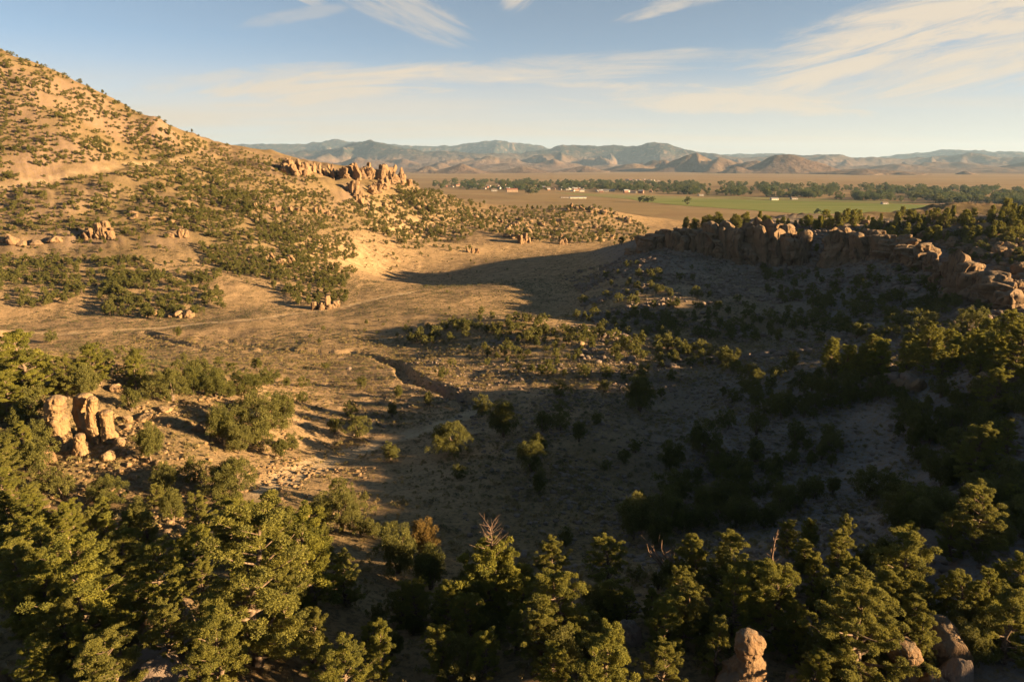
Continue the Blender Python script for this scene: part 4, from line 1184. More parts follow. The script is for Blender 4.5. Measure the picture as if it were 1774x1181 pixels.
def boulder_mesh(seed, sub=4, facets=9, mats=None, rough=.22, name='boulder'):
    g = np.random.default_rng(seed); v, f = ICO[sub]; v = v.copy(); o = g.random(3) * 50
    r_ = 1 + rough * fbm(v[:, 0] * 1.2 + o[0], v[:, 1] * 1.2 + o[1], 4, .5, v[:, 2] * 1.2 + o[2])
    v = v * r_[:, None]
    for k in range(facets):
        n = unit(g.normal(size=3)); d = .62 + .3 * g.random(); s_ = v @ n
        v = v - np.outer(np.clip(s_ - d, 0, None) * .8, n)
    crack = np.abs(vnoise(v[:, 0] * 2.3 + o[1], v[:, 1] * 2.3 + o[2], v[:, 2] * 1.1))
    v = v * (1 - .14 * np.clip(1 - crack * 8, 0, 1))[:, None]
    v = v * (1 + .035 * fbm(v[:, 0] * 6 + o[2], v[:, 1] * 6 + o[0], 3, .6, v[:, 2] * 6))[:, None]
    v[:, 2] = np.where(v[:, 2] < -.45, -.45 + (v[:, 2] + .45) * .3, v[:, 2]); v[:, 2] += .35
    m_ = Mesh(); m_.add(v, f); return m_.build(name, mats or [M['rock']])


def column_mesh(seed, mats=None, aspect=3.0, taper=.1, na=30, nz=26, pointed=0.0, square=0.0):
    """a weathered rock column one metre wide and `aspect` metres tall: grooved, jointed, round-topped"""
    g = np.random.default_rng(seed); a = np.linspace(0, 2 * math.pi, na, endpoint=False); t = np.linspace(0, 1, nz)
    A, T = np.meshgrid(a, t, indexing='ij'); o = g.random(4) * 40
    ell = 1 + .22 * np.cos(2 * (A - o[0])) + .08 * np.cos(3 * A + o[1])
    if square: ell = ell * (.86 / np.maximum(np.abs(np.cos(A + o[3])), np.abs(np.sin(A + o[3])))) ** square
    r_ = .5 * ell * (1 + .20 * (1 - T) - taper * T)
    r_ = r_ * (1 + .34 * fbm(np.cos(A) * 1.3 + o[0], np.sin(A) * 1.3 + o[1], 4, .55, T * aspect * .8 + o[2]))
    groove = np.abs(vnoise(np.cos(A) * 2.6 + o[2], np.sin(A) * 2.6 + o[3], T * aspect * .25))
    r_ = r_ * (1 - .36 * np.clip(1 - groove * 4.2, 0, 1))
    for k in range(4):
        zj = g.uniform(.12, .92); r_ = r_ * (1 - .13 * np.exp(-((T - zj - .03 * np.sin(A + o[1])) / .018) ** 2))
    cap = .91 - .37 * pointed
    r_ = r_ * np.where(T > cap, np.sqrt(np.clip(1 - ((T - cap) / (1.001 - cap)) ** 2, 0, 1)), 1) 
    r_ = np.clip(r_, 0, None); lean = g.normal(size=2) * (.10 + .12 * pointed)
    X = np.cos(A) * r_ + lean[0] * T * aspect * .4; Y = np.sin(A) * r_ + lean[1] * T * aspect * .4
    Z = T * aspect + .10 * fbm(X * 2.5, Y * 2.5, 2) * (T > .3)
    v = np.stack([X, Y, Z], -1).reshape(-1, 3)
    ctr = np.array([0, 0, aspect * .5])
    for k in range(9):                                   # broken faces
        n = unit(g.normal(size=3) * np.array([1, 1, .45])); d = (.36 + .16 * g.random()); w0 = v - ctr * np.array([1, 1, g.uniform(.5, 1.7)])
        v = v - np.outer(np.clip(w0 @ n - d, 0, .35) * .75, n * np.array([1, 1, .3]))
    i = np.arange(na)[:, None] * nz + np.arange(nz - 1)[None]; j = ((np.arange(na) + 1) % na)[:, None] * nz + np.arange(nz - 1)[None]
    f = np.stack([i, j, j + 1, i + 1], -1).reshape(-1, 4)
    m_ = Mesh(); m_.add(v, f); return m_.build('rock_column', mats or [M['rock']])


BOULD = {'rock': [boulder_mesh(700 + i, 4, 7 + i % 4) for i in range(7)], 'grey_rock': [boulder_mesh(720 + i, 4, 8 + i % 4, [M['grey_rock']]) for i in range(5)], 'pale_rock': [boulder_mesh(740 + i, 4, 9, [M['pale_rock']]) for i in range(4)]}
ROUND = [boulder_mesh(760 + i, 4, 2, [M['rock']], .30) for i in range(5)]
COLS = {'block': [column_mesh(870 + i, [M['cliff_rock']], 3.0, .02, 40, 36, 0.0, .9) for i in range(8)], 'rock': [column_mesh(800 + i, square=.6) for i in range(9)], 'spire': [column_mesh(830 + i, None, 3.2, .45, 22, 18, .9) for i in range(7)], 'grey_rock': [column_mesh(850 + i, [M['grey_rock']], 3.0) for i in range(7)]}


def land_z(x, y): return float(hgt(np.array([x]), np.array([y]))[0])


def rock_group(name, label, line, n, h0, h1, w0, w1, meshes, cat='rock outcrop', spread=1.5, seed=1, piece='rock_spire', lift=None, back=0):
    """an outcrop: an Empty that carries its blocks one by one"""
    g = np.random.default_rng(seed)
    a = np.array(line, float); x, y = on_land(a[:, 0], a[:, 1]); k = np.isfinite(x) & (y < 900); x, y = x[k], y[k]
    cx0, cy0 = float(x.mean()), float(y.mean()); root = link(name, None, loc=(cx0, cy0, land_z(cx0, cy0)), label=label, cat=cat)
    L = np.linspace(0, len(x) - 1.001, n) + g.normal(size=n) * .12
    for j in range(n):
        t = float(np.clip(L[j], 0, len(x) - 1.001)); i = int(t); f = t - i
        px_ = x[i] * (1 - f) + x[min(i + 1, len(x) - 1)] * f + g.normal() * spread * .6; py_ = y[i] * (1 - f) + y[min(i + 1, len(x) - 1)] * f + g.normal() * spread + back * (j % 2)
        h = h0 * .45 + (h1 - h0 * .45) * g.random() ** 1.25; w_ = g.uniform(w0, w1) * (.7 + .5 * g.random()); me_ = meshes[int(g.integers(len(meshes)))]
        o = link(piece, me_, None, root, loc=(px_ - cx0, py_ - cy0, land_z(px_, py_) - root.location.z - .12 * h))
        A = 3.0; o.scale = (w_, w_ * g.uniform(.8, 1.2), h * 1.12 / A) if me_.name.startswith('rock_column') else (w_ * .6, w_ * .6 * g.uniform(.8, 1.2), h * .6)
        o.rotation_euler = (g.normal() * .12, g.normal() * .12, g.uniform(0, 6.28))
    return root


rock_group('rock_ridge', 'jagged orange rock ridge on the skyline at the end of the left hill', [(497, 298), (530, 302), (565, 305), (605, 309)], 46, 5, 11, 3.5, 7, COLS['spire'][:4] + COLS['rock'][:4] + BOULD['rock'][:2], 'rock ridge', 4, 1)
rock_group('rock_ridge', 'right half of the skyline rock ridge, dark hollow in front', [(610, 308), (640, 305), (670, 308), (700, 318)], 40, 5, 12, 4, 8, COLS['spire'][:4] + COLS['rock'][:4] + BOULD['rock'][:2], 'rock ridge', 4, 2)
rock_group('rock_fin', 'narrow rock fin standing in front of the skyline ridge', [(606, 330), (614, 340), (622, 350), (632, 352)], 18, 4, 9, 3.5, 5.5, COLS['spire'][:4] + COLS['rock'][:4] + BOULD['rock'][:2], 'rock outcrop', 1.5, 3)
rock_group('rock_fin', 'sunlit orange rock fin below the right end of the skyline ridge', [(640, 334), (658, 328), (676, 322), (694, 316)], 24, 4, 9, 3.5, 6, COLS['spire'][:4] + COLS['rock'][:4] + BOULD['rock'][:2], 'rock outcrop', 1.5, 4)
rock_group('rock_outcrop', 'low row of stubby rock columns across the hillside under the ridge', [(445, 364), (480, 366), (520, 367), (562, 366)], 20, 2, 4, 2, 3.2, COLS['rock'], 'rock outcrop', 1.0, 5)
rock_group('rock_outcrop', 'broken rock rib slanting down beside the row of stubby columns', [(536, 352), (552, 362), (566, 372), (580, 378)], 12, 2, 4.5, 2.2, 4, BOULD['rock'], 'rock outcrop', 2, 6, 'rock_block')
rock_group('rock_outcrop', 'pair of rock towers on the lower left hillside', [(146, 413), (168, 412), (180, 414), (198, 412)], 9, 4, 7.5, 2.4, 3.8, COLS['rock'], 'rock outcrop', .8, 7)
rock_group('rock_outcrop', 'low broken rocks at the left picture edge on the hillside', [(0, 420), (30, 420), (60, 420), (100, 418)], 9, 2.5, 4.5, 3, 4.5, BOULD['rock'], 'rock outcrop', 1, 8, 'rock_block')
rock_group('rock_outcrop', 'small twin rocks on the hillside right of the rock towers', [(288, 411), (305, 412), (326, 411)], 6, 2.5, 4, 2.4, 3.4, COLS['rock'], 'rock outcrop', .8, 9)
rock_group('rock_outcrop', 'rocks half hidden among junipers in the middle of the left hill', [(225, 372), (250, 376), (300, 384)], 6, 2, 3.4, 2.4, 3.6, BOULD['rock'], 'rock outcrop', 1.5, 10, 'rock_block')
rock_group('rock_outcrop', 'bright rock knob ending the hill foot beside the road', [(548, 537), (560, 536), (572, 534), (586, 531)], 9, 3, 5, 2.2, 3.2, COLS['rock'], 'rock outcrop', .5, 11)
rock_group('rock_outcrop', 'pale rock rib in the woods above the toe of the hill', [(478, 456), (492, 458), (508, 455)], 7, 3, 5.2, 2.4, 3.6, COLS['rock'], 'rock outcrop', .8, 12)
rock_group('rock_outcrop', 'rounded rocks in the thicket at the hill foot', [(205, 535), (250, 546), (300, 550), (322, 549)], 8, 1.8, 3.4, 2.2, 3.6, ROUND, 'rock outcrop', 1.0, 13, 'rock_block')
rock_group('rock_outcrop', 'tall pale rock at the near foot of the low ridge', [(900, 421), (908, 421), (916, 420)], 5, 5, 8.5, 3, 4.5, COLS['rock'], 'rock outcrop', .8, 14)
rock_group('rock_outcrop', 'pointed rock at the ridge foot right of the tall pale one', [(972, 423), (980, 423)], 4, 4, 6.5, 3, 4, COLS['spire'], 'rock outcrop', .8, 15)
rock_group('rock_ridge', 'broken rocks on the top of the low ridge at the valley mouth', [(965, 366), (1000, 362), (1040, 366), (1075, 378), (1095, 390)], 20, 3, 7, 4, 7, BOULD['rock'] + COLS['spire'], 'rock ridge', 4, 16, 'rock_block')
rock_group('rock_outcrop', 'two small standing rocks at the edge of the sunlit flat', [(812, 438), (820, 438), (828, 438)], 4, 3, 4.6, 2, 3, COLS['rock'], 'rock outcrop', .5, 17)
rock_group('rock_outcrop', 'rocks on the bare brow of the knoll', [(845, 600), (870, 590), (900, 582)], 8, .9, 1.8, 1.2, 2.4, BOULD['grey_rock'], 'rock outcrop', 1.5, 18, 'rock_block')
rock_group('rock_outcrop', 'cluster of shaded boulders on the front of the spur', [(1500, 672), (1520, 665), (1540, 668), (1575, 668), (1590, 660)], 13, 1.2, 3.2, 1.6, 3.4, ROUND + BOULD['grey_rock'], 'rock outcrop', .8, 19, 'rock_block')
rock_group('rock_outcrop', 'broken ledge of dark rocks behind the tallest lower right pine', [(1560, 940), (1590, 955), (1620, 945), (1600, 925)], 10, .9, 1.8, 1.4, 2.6, BOULD['grey_rock'], 'rock outcrop', .6, 20, 'rock_block')
rock_group('rock_outcrop', 'jumble of sharp rocks at the bottom edge beside the lower left grove', [(270, 1130), (300, 1125), (290, 1165), (325, 1172), (270, 1178)], 11, .8, 1.6, 1.2, 2.0, BOULD['grey_rock'], 'rock outcrop', .4, 21, 'rock_block')


# the cliff walls: columns shoulder to shoulder in two rows
def cliff(label, p0, p1, seed, step=2.6, hs=1.0, wmax=5.5):
    g = np.random.default_rng(seed)
    B = np.array([P(*c) for c in CLIFF_BASE]); T = np.array([P(*c) for c in CLIFF_TOP]); bx = np.array([c[0] for c in CLIFF_BASE]); tx = np.array([c[0] for c in CLIFF_TOP])
    q0 = [np.interp(p0, bx, B[:, k]) for k in range(3)]; q1 = [np.interp(p1, bx, B[:, k]) for k in range(3)]
    ln = math.hypot(q1[0] - q0[0], q1[1] - q0[1]); n = max(3, int(ln / step))
    mid = (p0 + p1) / 2; rx, ry = float(np.interp(mid, bx, B[:, 0])), float(np.interp(mid, bx, B[:, 1])); rz = land_z(rx, ry)
    root = link('cliff', None, loc=(rx, ry, rz), label=label, cat='cliff')
    nx, ny = .35, .94                                    # into the hill
    for row, (offs, up) in enumerate(((0, 0), (4.5, .6))):
        for j in range(n):
            pxl = p0 + (p1 - p0) * (j + .5 * (row % 2) + g.uniform(-.25, .25)) / n
            x = np.interp(pxl, bx, B[:, 0]) + nx * offs + g.normal() * .7; y = np.interp(pxl, bx, B[:, 1]) + ny * offs + g.normal() * .9
            zt = np.interp(pxl, tx, T[:, 2]) + up + g.normal() * .6 + 2.4 * vnoise(np.array([pxl / 20.0]), np.array([seed * 1.0]))[0]
            zb = land_z(x, y) - 1.5; zt = zt + (1.6 if row else 0.8); h = max(3.0, (zt - zb) * hs); w_ = g.uniform(3.6, wmax + 1.0) * (1.5 if g.random() < .3 else 1); h *= (g.uniform(.55, .9) if row == 0 and g.random() < .3 else 1)
            o = link('rock_column', COLS['block'][int(g.integers(8))], None, root, loc=(x - rx, y - ry, zb - rz))
            o.scale = (w_, w_ * g.uniform(.9, 1.25), h / 3.0); o.rotation_euler = (g.normal() * .02, g.normal() * .02, g.uniform(0, 6.28))
    return root


cliff('broken rock wall at the nose of the cliff ridge, over the valley', 1100, 1222, 31, 3.0)
cliff('highest stretch of columned cliff wall right of the nose', 1226, 1398, 32, 2.7)
cliff('columned cliff wall in the middle, right of a dark gap', 1442, 1622, 33, 2.7)
cliff('bulging rounded rock buttress at the right end of the cliffs', 1648, 1752, 34, 2.3, 1.05, 6.0)


# pillars ("hoodoos"): turned shapes that lean and bulge
def pillar(px, base, prof, label, seed, name='rock_pillar', m_='pale_rock', cat='rock pillar', depth=.9, rough=.10):
    """prof: rows of (photo y, photo x of centre, half width in photo pixels), top first"""
    x, y = on_land(px, base); x, y = float(x[0]), float(y[0]); z = land_z(x, y); d = dist_of(x, y, z); k = d / 1200
    p = np.array(prof, float); zz = (base - p[:, 0]) * k / .93; xx = (p[:, 1] - px) * k; rw = p[:, 2] * k
    na, nz = 72, 96; t = np.linspace(0, 1, nz); s_ = np.linspace(0, 1, len(p)); o = np.random.default_rng(seed).random(3) * 60
    def cub(v_):
        q_ = np.interp(t, s_, v_); ker = np.array([1, 2, 3, 2, 1]) / 9.0
        return np.convolve(np.pad(q_, 2, mode='edge'), ker, 'valid')
    Zp, Xp, Rp = cub(zz), cub(xx), cub(rw)
    Rp = Rp * np.sqrt(np.clip(t / .07, 0, 1))
    a = np.linspace(0, 2 * math.pi, na, endpoint=False); A, K = np.meshgrid(a, np.arange(nz), indexing='ij')
    r_ = Rp[K]; X = Xp[K] + np.cos(A) * r_; Y = np.sin(A) * r_ * depth; Z = Zp[K] + 0 * A
    nn = fbm(X * .8 + o[0], Y * .8 + o[1], 5, .55, Z * .6 + o[2]) * rough * 1.3
    nn = nn - .10 * np.clip(1 - np.abs(vnoise(X * 1.1 + o[1], Y * 1.1, Z * .5 + o[0])) * 8, 0, 1)          # upright cracks
    nn = nn - .07 * np.clip(1 - np.abs(vnoise(X * .25 + o[2], Y * .25, Z * 1.5 + o[1])) * 7, 0, 1)        # bedding
    nn = nn + .05 * fbm(X * 4 + o[1], Y * 4, 3, .55, Z * 4 + o[0])
    X = Xp[K] + np.cos(A) * r_ * (1 + nn * 1.6); Y = np.sin(A) * r_ * depth * (1 + nn * 1.6)
    v = np.stack([X, Y, Z], -1).reshape(-1, 3)
    i = np.arange(na)[:, None] * nz + np.arange(nz - 1)[None]; j = ((np.arange(na) + 1) % na)[:, None] * nz + np.arange(nz - 1)[None]
    f = np.stack([i, i + 1, j + 1, j], -1).reshape(-1, 4)
    m = Mesh(); m.add(v, f)
    return link(name, m.build(name, [M[m_]]), None, loc=(x, y, z - .1), label=label, cat=cat)


pillar(108, 772, [(684, 110, 12), (692, 111, 17), (703, 109, 19), (712, 105, 15), (718, 103, 16), (724, 104, 20), (740, 105, 18), (756, 105, 19), (772, 106, 23), (782, 106, 25)], 'leftmost and broadest of the golden rock pillars, narrow waist', 1)
pillar(147, 756, [(681, 158, 9), (686, 156, 15), (698, 150, 13), (710, 144, 11), (722, 142, 10), (734, 144, 10), (748, 146, 8), (760, 147, 9), (770, 147, 11)], 'curved golden pillar next to the broadest one', 2)
pillar(168, 768, [(686, 172, 7), (692, 171, 10), (702, 169, 10), (716, 168, 10), (730, 166, 11), (744, 166, 10), (756, 167, 8), (766, 168, 8), (776, 168, 9)], 'spindle-shaped golden pillar between the curved one and the stubby one', 3)
pillar(192, 766, [(709, 193, 8), (713, 192, 13), (722, 191, 11), (732, 190, 10), (744, 191, 11), (756, 192, 13), (768, 192, 14)], 'stubby rightmost golden pillar', 4)
pillar(143, 786, [(749, 143, 6), (754, 143, 10), (762, 142, 11), (772, 142, 13), (784, 141, 17), (794, 141, 19)], 'short golden stump below the curved pillar', 5)
pillar(1285, 1200, [(1080, 1284, 10), (1084, 1285, 18), (1094, 1288, 23), (1106, 1290, 24), (1118, 1289, 21), (1126, 1289, 19), (1134, 1291, 24), (1146, 1287, 33), (1165, 1281, 41), (1185, 1278, 45), (1205, 1276, 48)], 'head-like rock on broad shoulders at the bottom edge', 6, 'rock_pillar', 'rock', 'rock pillar', .9, .16)
pillar(1560, 1172, [(1100, 1553, 16), (1106, 1556, 24), (1118, 1560, 27), (1132, 1564, 25), (1145, 1567, 18), (1158, 1569, 10), (1172, 1569, 9), (1182, 1569, 10)], 'round overhanging boulder on a thin foot at lower right', 7, 'boulder', 'rock', 'boulder', .9, .14)


def boulder_at(px, base, wpx, hpx, label, meshes, group=None, yaw=None):
    x, y = on_land(px, base); x, y = float(x[0]), float(y[0])
    if not np.isfinite(x): return
    z = land_z(x, y); k = dist_of(x, y, z) / 1200
    o = link('boulder', meshes[int(rng.integers(len(meshes)))], None, loc=(x, y, z - .08 * hpx * k), label=label, cat='boulder', group=group)
    o.scale = (wpx * k * .55, wpx * k * .5, hpx * k * .80); o.rotation_euler = (random.uniform(-.1, .1), random.uniform(-.1, .1), random.uniform(0, 6.28) if yaw is None else yaw)


for row in [
    (1628, 1138, 100, 66, 'biggest tan boulder at lower right, under the spreading pine', BOULD['rock']),
    (1652, 1182, 52, 48, 'grey slanting block in front of the biggest boulder', BOULD['grey_rock']),
    (1577, 1186, 36, 24, 'small round boulder at the bottom edge left of another', ROUND), (1615, 1196, 46, 32, 'domed boulder at the bottom edge below the biggest', ROUND),
    (1411, 1050, 28, 24, 'small boulder with one bright edge behind the pines', BOULD['rock']), (1592, 928, 46, 32, 'pale slab with a lit top on the dark right slope', BOULD['pale_rock']), (1632, 905, 34, 26, 'grey block right of the pale slab', BOULD['grey_rock']),
    (1631, 610, 44, 26, 'reddish lit boulder on the spur crest', ROUND), (1705, 678, 40, 30, 'reddish boulder under the spur pines near the right edge', ROUND), (1587, 757, 20, 23, 'lone round boulder on the stony right slope', ROUND),
    (1090, 1110, 44, 42, 'dark rounded boulder in the hollow right of the tall lit pine', BOULD['grey_rock']), (1380, 1192, 44, 30, 'low boulder at the bottom edge beside a pine top', ROUND),
    (5, 1200, 40, 50, 'boulder in the bottom left corner', BOULD['rock']), (78, 1172, 30, 22, 'small shaded boulder near the bottom left corner', BOULD['rock']), (297, 1128, 46, 32, 'flat-topped boulder above the jumbled rocks', BOULD['rock']),
    (343, 748, 18, 16, 'round boulder on the rubble right of the pillars', BOULD['rock']), (82, 800, 28, 30, 'orange boulder below the leftmost pillar', BOULD['rock']), (12, 660, 28, 26, 'boulder among trees at the left edge', ROUND),
    (200, 676, 22, 12, 'pale slab behind the pillars among trees', BOULD['pale_rock']), (285, 712, 28, 9, 'pale ledge right of the pillars', BOULD['pale_rock']), (250, 725, 30, 11, 'pale broken ledge over the rubble', BOULD['pale_rock']), (222, 730, 18, 12, 'block beside the stubby pillar', BOULD['pale_rock']),
    (350, 672, 22, 10, 'pale slab in the crest thicket', BOULD['pale_rock']), (208, 770, 20, 14, 'rubble block below the stubby pillar', BOULD['pale_rock']), (320, 852, 20, 10, 'low pale rock beside the wide juniper', BOULD['pale_rock']), (185, 795, 26, 16, 'golden block at the bottom of the pillar rubble', BOULD['pale_rock']),
    (1005, 600, 14, 10, 'pale stone on the crest of the knoll', BOULD['pale_rock']), (1090, 880, 10, 8, 'pale stone on the shaded slope', BOULD['grey_rock']), (605, 640, 11, 5, 'low pale rock on the sunlit flat above the gully', BOULD['grey_rock']),
]: boulder_at(*row)

BCL = [  # photo polygon, count, width range in metres, rock, label
    ([(1560, 392), (1774, 380), (1774, 520), (1700, 470), (1620, 425)], 80, 2.2, 5.0, ROUND, 'rounded boulder among pines on the plateau at right'),
    ([(1400, 388), (1620, 385), (1640, 425), (1480, 405)], 24, 2.0, 4.0, ROUND, 'rounded boulder just behind the cliff brink'),
    ([(1290, 475), (1640, 500), (1700, 560), (1500, 570), (1330, 520)], 46, 1.2, 3.0, BOULD['grey_rock'], 'fallen block in the shade under the cliffs'),
    ([(1000, 520), (1100, 450), (1280, 465), (1300, 500), (1100, 530)], 34, 1.0, 2.6, BOULD['grey_rock'], 'block on the shaded talus by the cliff nose'),
    ([(790, 372), (960, 375), (1090, 395), (1060, 420), (880, 412)], 62, 2.5, 6.0, BOULD['rock'], 'tan rock among junipers on the low ridge'),
    ([(640, 345), (760, 350), (800, 400), (690, 410)], 34, 1.8, 4.5, BOULD['rock'], 'tan rock on the slope under the jagged ridge'),
    ([(200, 720), (340, 740), (420, 800), (300, 840), (150, 830)], 26, .5, 1.2, BOULD['pale_rock'], 'rubble block on the sunlit slope below the pillars'),
]
bmade = []
for bi, (poly, n, w0, w1, ms, lab) in enumerate(BCL):
    g = np.random.default_rng(900 + bi); px, py = sample_poly(poly, n, g, .3); x, y = on_land(px, py)
    for a, b in zip(x, y):
        if not np.isfinite(a) or b > 900: continue
        w_ = g.uniform(w0, w1); 
        o = link('boulder', ms[int(g.integers(len(ms)))], None, loc=(float(a), float(b), land_z(a, b) - .1 * w_), label=lab, cat='boulder', group='each a ' + lab)
        bmade.append((o, bi)); o.scale = (w_ * .55, w_ * .5, w_ * g.uniform(.3, .55)); o.rotation_euler = (g.normal() * .15, g.normal() * .15, g.uniform(0, 6.28))

relabel(bmade, [b_[5] for b_ in BCL])

# stones, sagebrush and dry grass: beyond counting
def stone_mesh(seed, mt):
    return boulder_mesh(seed, 2, 5, [mt], .2, 'stone')


def scatter_zone(n, g, x0, x1, y0, y1, dens):
    X = g.uniform(x0, x1, n * 3); Y = g.uniform(y0, y1, n * 3); Zz = hgt(X, Y)
    k = g.random(n * 3) < dens(X, Y, Zz); return X[k][:n], Y[k][:n], Zz[k][:n]


def spread_stuff(name, label, protos, sets, smin, smax, flat=1.0, power=2.0, seed=3, sink=.0):
    g = np.random.default_rng(seed); X = np.concatenate([s_[0] for s_ in sets]); Y = np.concatenate([s_[1] for s_ in sets]); Z = np.concatenate([s_[2] for s_ in sets]); n = len(X)
    sc = smin + (smax - smin) * g.random(n) ** power
    scl = np.stack([sc * g.uniform(.8, 1.25, n), sc * g.uniform(.8, 1.25, n), sc * flat * g.uniform(.75, 1.2, n)], 1); rot = np.stack([g.normal(size=n) * .1, g.normal(size=n) * .1, g.uniform(0, 6.28, n)], 1)
    return gn_scatter(name, protos, np.stack([X, Y, Z - sink * sc], 1), rot, scl, g.integers(0, len(protos), n), label)


gS = np.random.default_rng(41)
def offroad(X, Y, d=1.6): return (np.minimum(polydist(X, Y, TRACK)[0], polydist(X, Y, ROAD)[0]) > d)
st_right = scatter_zone(15000, gS, -12, 95, 36, 150, lambda x, y, z: np.clip(sstep(-10, 14, x + .12 * (y - 60)), 0, 1) * np.clip(.5 + .9 * fbm(x / 9, y / 9, 3), .05, 1))
st_talus = scatter_zone(9000, gS, 15, 160, 140, 300, lambda x, y, z: np.clip(.35 + .8 * fbm(x / 14, y / 14, 3), .02, 1) * (z > 17))
st_left = scatter_zone(5000, gS, -75, -18, 55, 105, lambda x, y, z: np.clip(.35 + .9 * fbm(x / 7, y / 7, 3), .02, 1) * (z > 25))
st_knoll = scatter_zone(3500, gS, -25, 55, 95, 200, lambda x, y, z: np.clip(.2 + .9 * fbm(x / 11, y / 11, 3), .02, 1))
spread_stuff('rubble', 'loose grey and pinkish stones strewn over the shaded slopes', [stone_mesh(780 + i, M['grey_rock']) for i in range(4)], [st_right, st_knoll], .07, .42, .6, 2.6, 31)
spread_stuff('rubble', 'blocky talus stones spilling down under the cliffs', [stone_mesh(785 + i, M['grey_rock']) for i in range(4)], [st_talus], .2, 1.1, .65, 2.4, 32)
spread_stuff('rubble', 'golden stones littering the slopes round the left outcrop', [stone_mesh(790 + i, M['pale_rock']) for i in range(4)], [st_left], .05, .38, .6, 3.2, 33)


def tuft_mesh(seed, n, r0, h, ln, mt, up):
    g = np.random.default_rng(seed); m_ = Mesh(); cen = [(g.normal() * r0 * .45, g.normal() * r0 * .45, h * (.35 + .3 * g.random())) for _ in range(5)]
    leaves(m_, g, cen, [(r0 * .55, r0 * .55, h * .5)] * 5, n // 5, ln, ln * .45, up); return m_.build('tuft', [mt])


floor_ok = lambda x, y, z: (z < 31) & (np.hypot(x, y) < 560)
sage1 = scatter_zone(24000, gS, -190, 110, 48, 300, lambda x, y, z: floor_ok(x, y, z) * offroad(x, y) * np.clip(.45 + .7 * fbm(x / 16, y / 16, 3), .06, 1))
sage2 = scatter_zone(9000, gS, -220, 120, 200, 500, lambda x, y, z: floor_ok(x, y, z) * offroad(x, y) * np.clip(.4 + .7 * fbm(x / 25, y / 25, 3), .05, 1))
spread_stuff('sagebrush', 'low grey-green sagebrush sprinkled over the valley floor', [tuft_mesh(400 + i, 90, .5, .55, .16, M['sage'], .8) for i in range(4)], [sage1, sage2], .25, 1.0, .9, 1.8, 34)
gr1 = scatter_zone(22000, gS, -110, 100, 30, 190, lambda x, y, z: offroad(x, y, 1.0) * np.clip(.5 + .8 * fbm(x / 6 + 30, y / 6, 3), .03, 1))
spread_stuff('grass', 'short dry straw-coloured grass on the slopes', [tuft_mesh(420 + i, 40, .30, .32, .22, M['straw'], 2.2) for i in range(3)], [gr1], .4, 1.1, 1.0, 1.6, 35)

# ================================================================== the plain: fields, river woods, town
def sheet_mat(name, a, b_):
    m, nt, b = mat(name); q = NT(nt); p = q.pos()
    n = q.noise(q.scale(p, (.004, .02, 1)), 1.0, 5, .6)
    nt.links.new(q.mix(q.ramp(n, .35, .65), a, b_), b.inputs['Base Color']); b.inputs['Specular IOR Level'].default_value = 0.0
    return m


def on_plain(px, py, z=0.0):
    dx, dz = ray(px, py); y = (z - CZ) / dz; return float(dx * y), float(y)


def field(label, poly, m_, z):
    m = Mesh(); v = [(*on_plain(a, b, z), z) for a, b in poly]; me_ = bpy.data.meshes.new('field'); me_.from_pydata(v, [], [list(range(len(v)))]); me_.update()
    if me_.polygons[0].normal.z < 0: me_.flip_normals()
    link('field', me_, m_, kind='structure', label=label)


M['hay'] = sheet_mat('green_hay', (0.15, 0.175, 0.055), (0.22, 0.215, 0.08)); M['pasture'] = sheet_mat('dull_pasture', (0.195, 0.185, 0.08), (0.24, 0.205, 0.095)); M['stubble'] = sheet_mat('stubble', (0.27, 0.19, 0.10), (0.23, 0.165, 0.088))
field('bright green hayfield on the plain beyond the cliffs', [(1080, 342), (1330, 346.5), (1560, 353), (1700, 359), (1640, 366), (1470, 376), (1330, 366), (1180, 356), (1110, 349)], M['hay'], .30)
field('long dull green pasture left of the hayfield', [(960, 333.5), (1200, 341), (1330, 346), (1150, 343.5), (1190, 352), (1100, 346), (1000, 338)], M['pasture'], .25)
field('thin green pasture strip under the river woods', [(1200, 339), (1420, 344), (1640, 352), (1560, 352.3), (1330, 346)], M['pasture'], .45)
field('tan stubble field in front of the pasture', [(830, 338), (985, 336), (1100, 350), (1180, 356), (1130, 375), (950, 350)], M['stubble'], .20)

COTT = []
for i in range(4):
    t_, c_ = juniper_parts(600 + i, 14.0, 36, 24, 1.6, (1.1, 1.5, .95, 1.3)[i]); COTT.append(merge(t_, c_, 'cottonwood_tree', M['cottonwood']))
g = np.random.default_rng(61)
WOOD = [([(750, 327), (860, 331), (1000, 329), (1000, 316), (760, 313)], 430), ([(1000, 329), (1200, 338), (1420, 344), (1420, 323), (1200, 318), (1000, 316)], 800), ([(1420, 345), (1640, 353), (1774, 357), (1900, 362), (1900, 334), (1774, 331), (1420, 323)], 950)]
WX = []
for poly, n in WOOD:
    px, py = sample_poly(poly, n, g, .75, 26)
    for a, b in zip(px, py): WX.append((*on_plain(a, b), 0.0))
WX = np.array(WX); n = len(WX); sc = .35 + .8 * g.random(n) ** 1.6
gn_scatter('treeline', COTT, WX, np.stack([np.zeros(n), np.zeros(n), g.uniform(0, 6.28, n)], 1), np.stack([sc * 1.2, sc * 1.2, sc], 1), g.integers(0, 4, n), 'broad belt of cottonwood woods along the river and through the town')
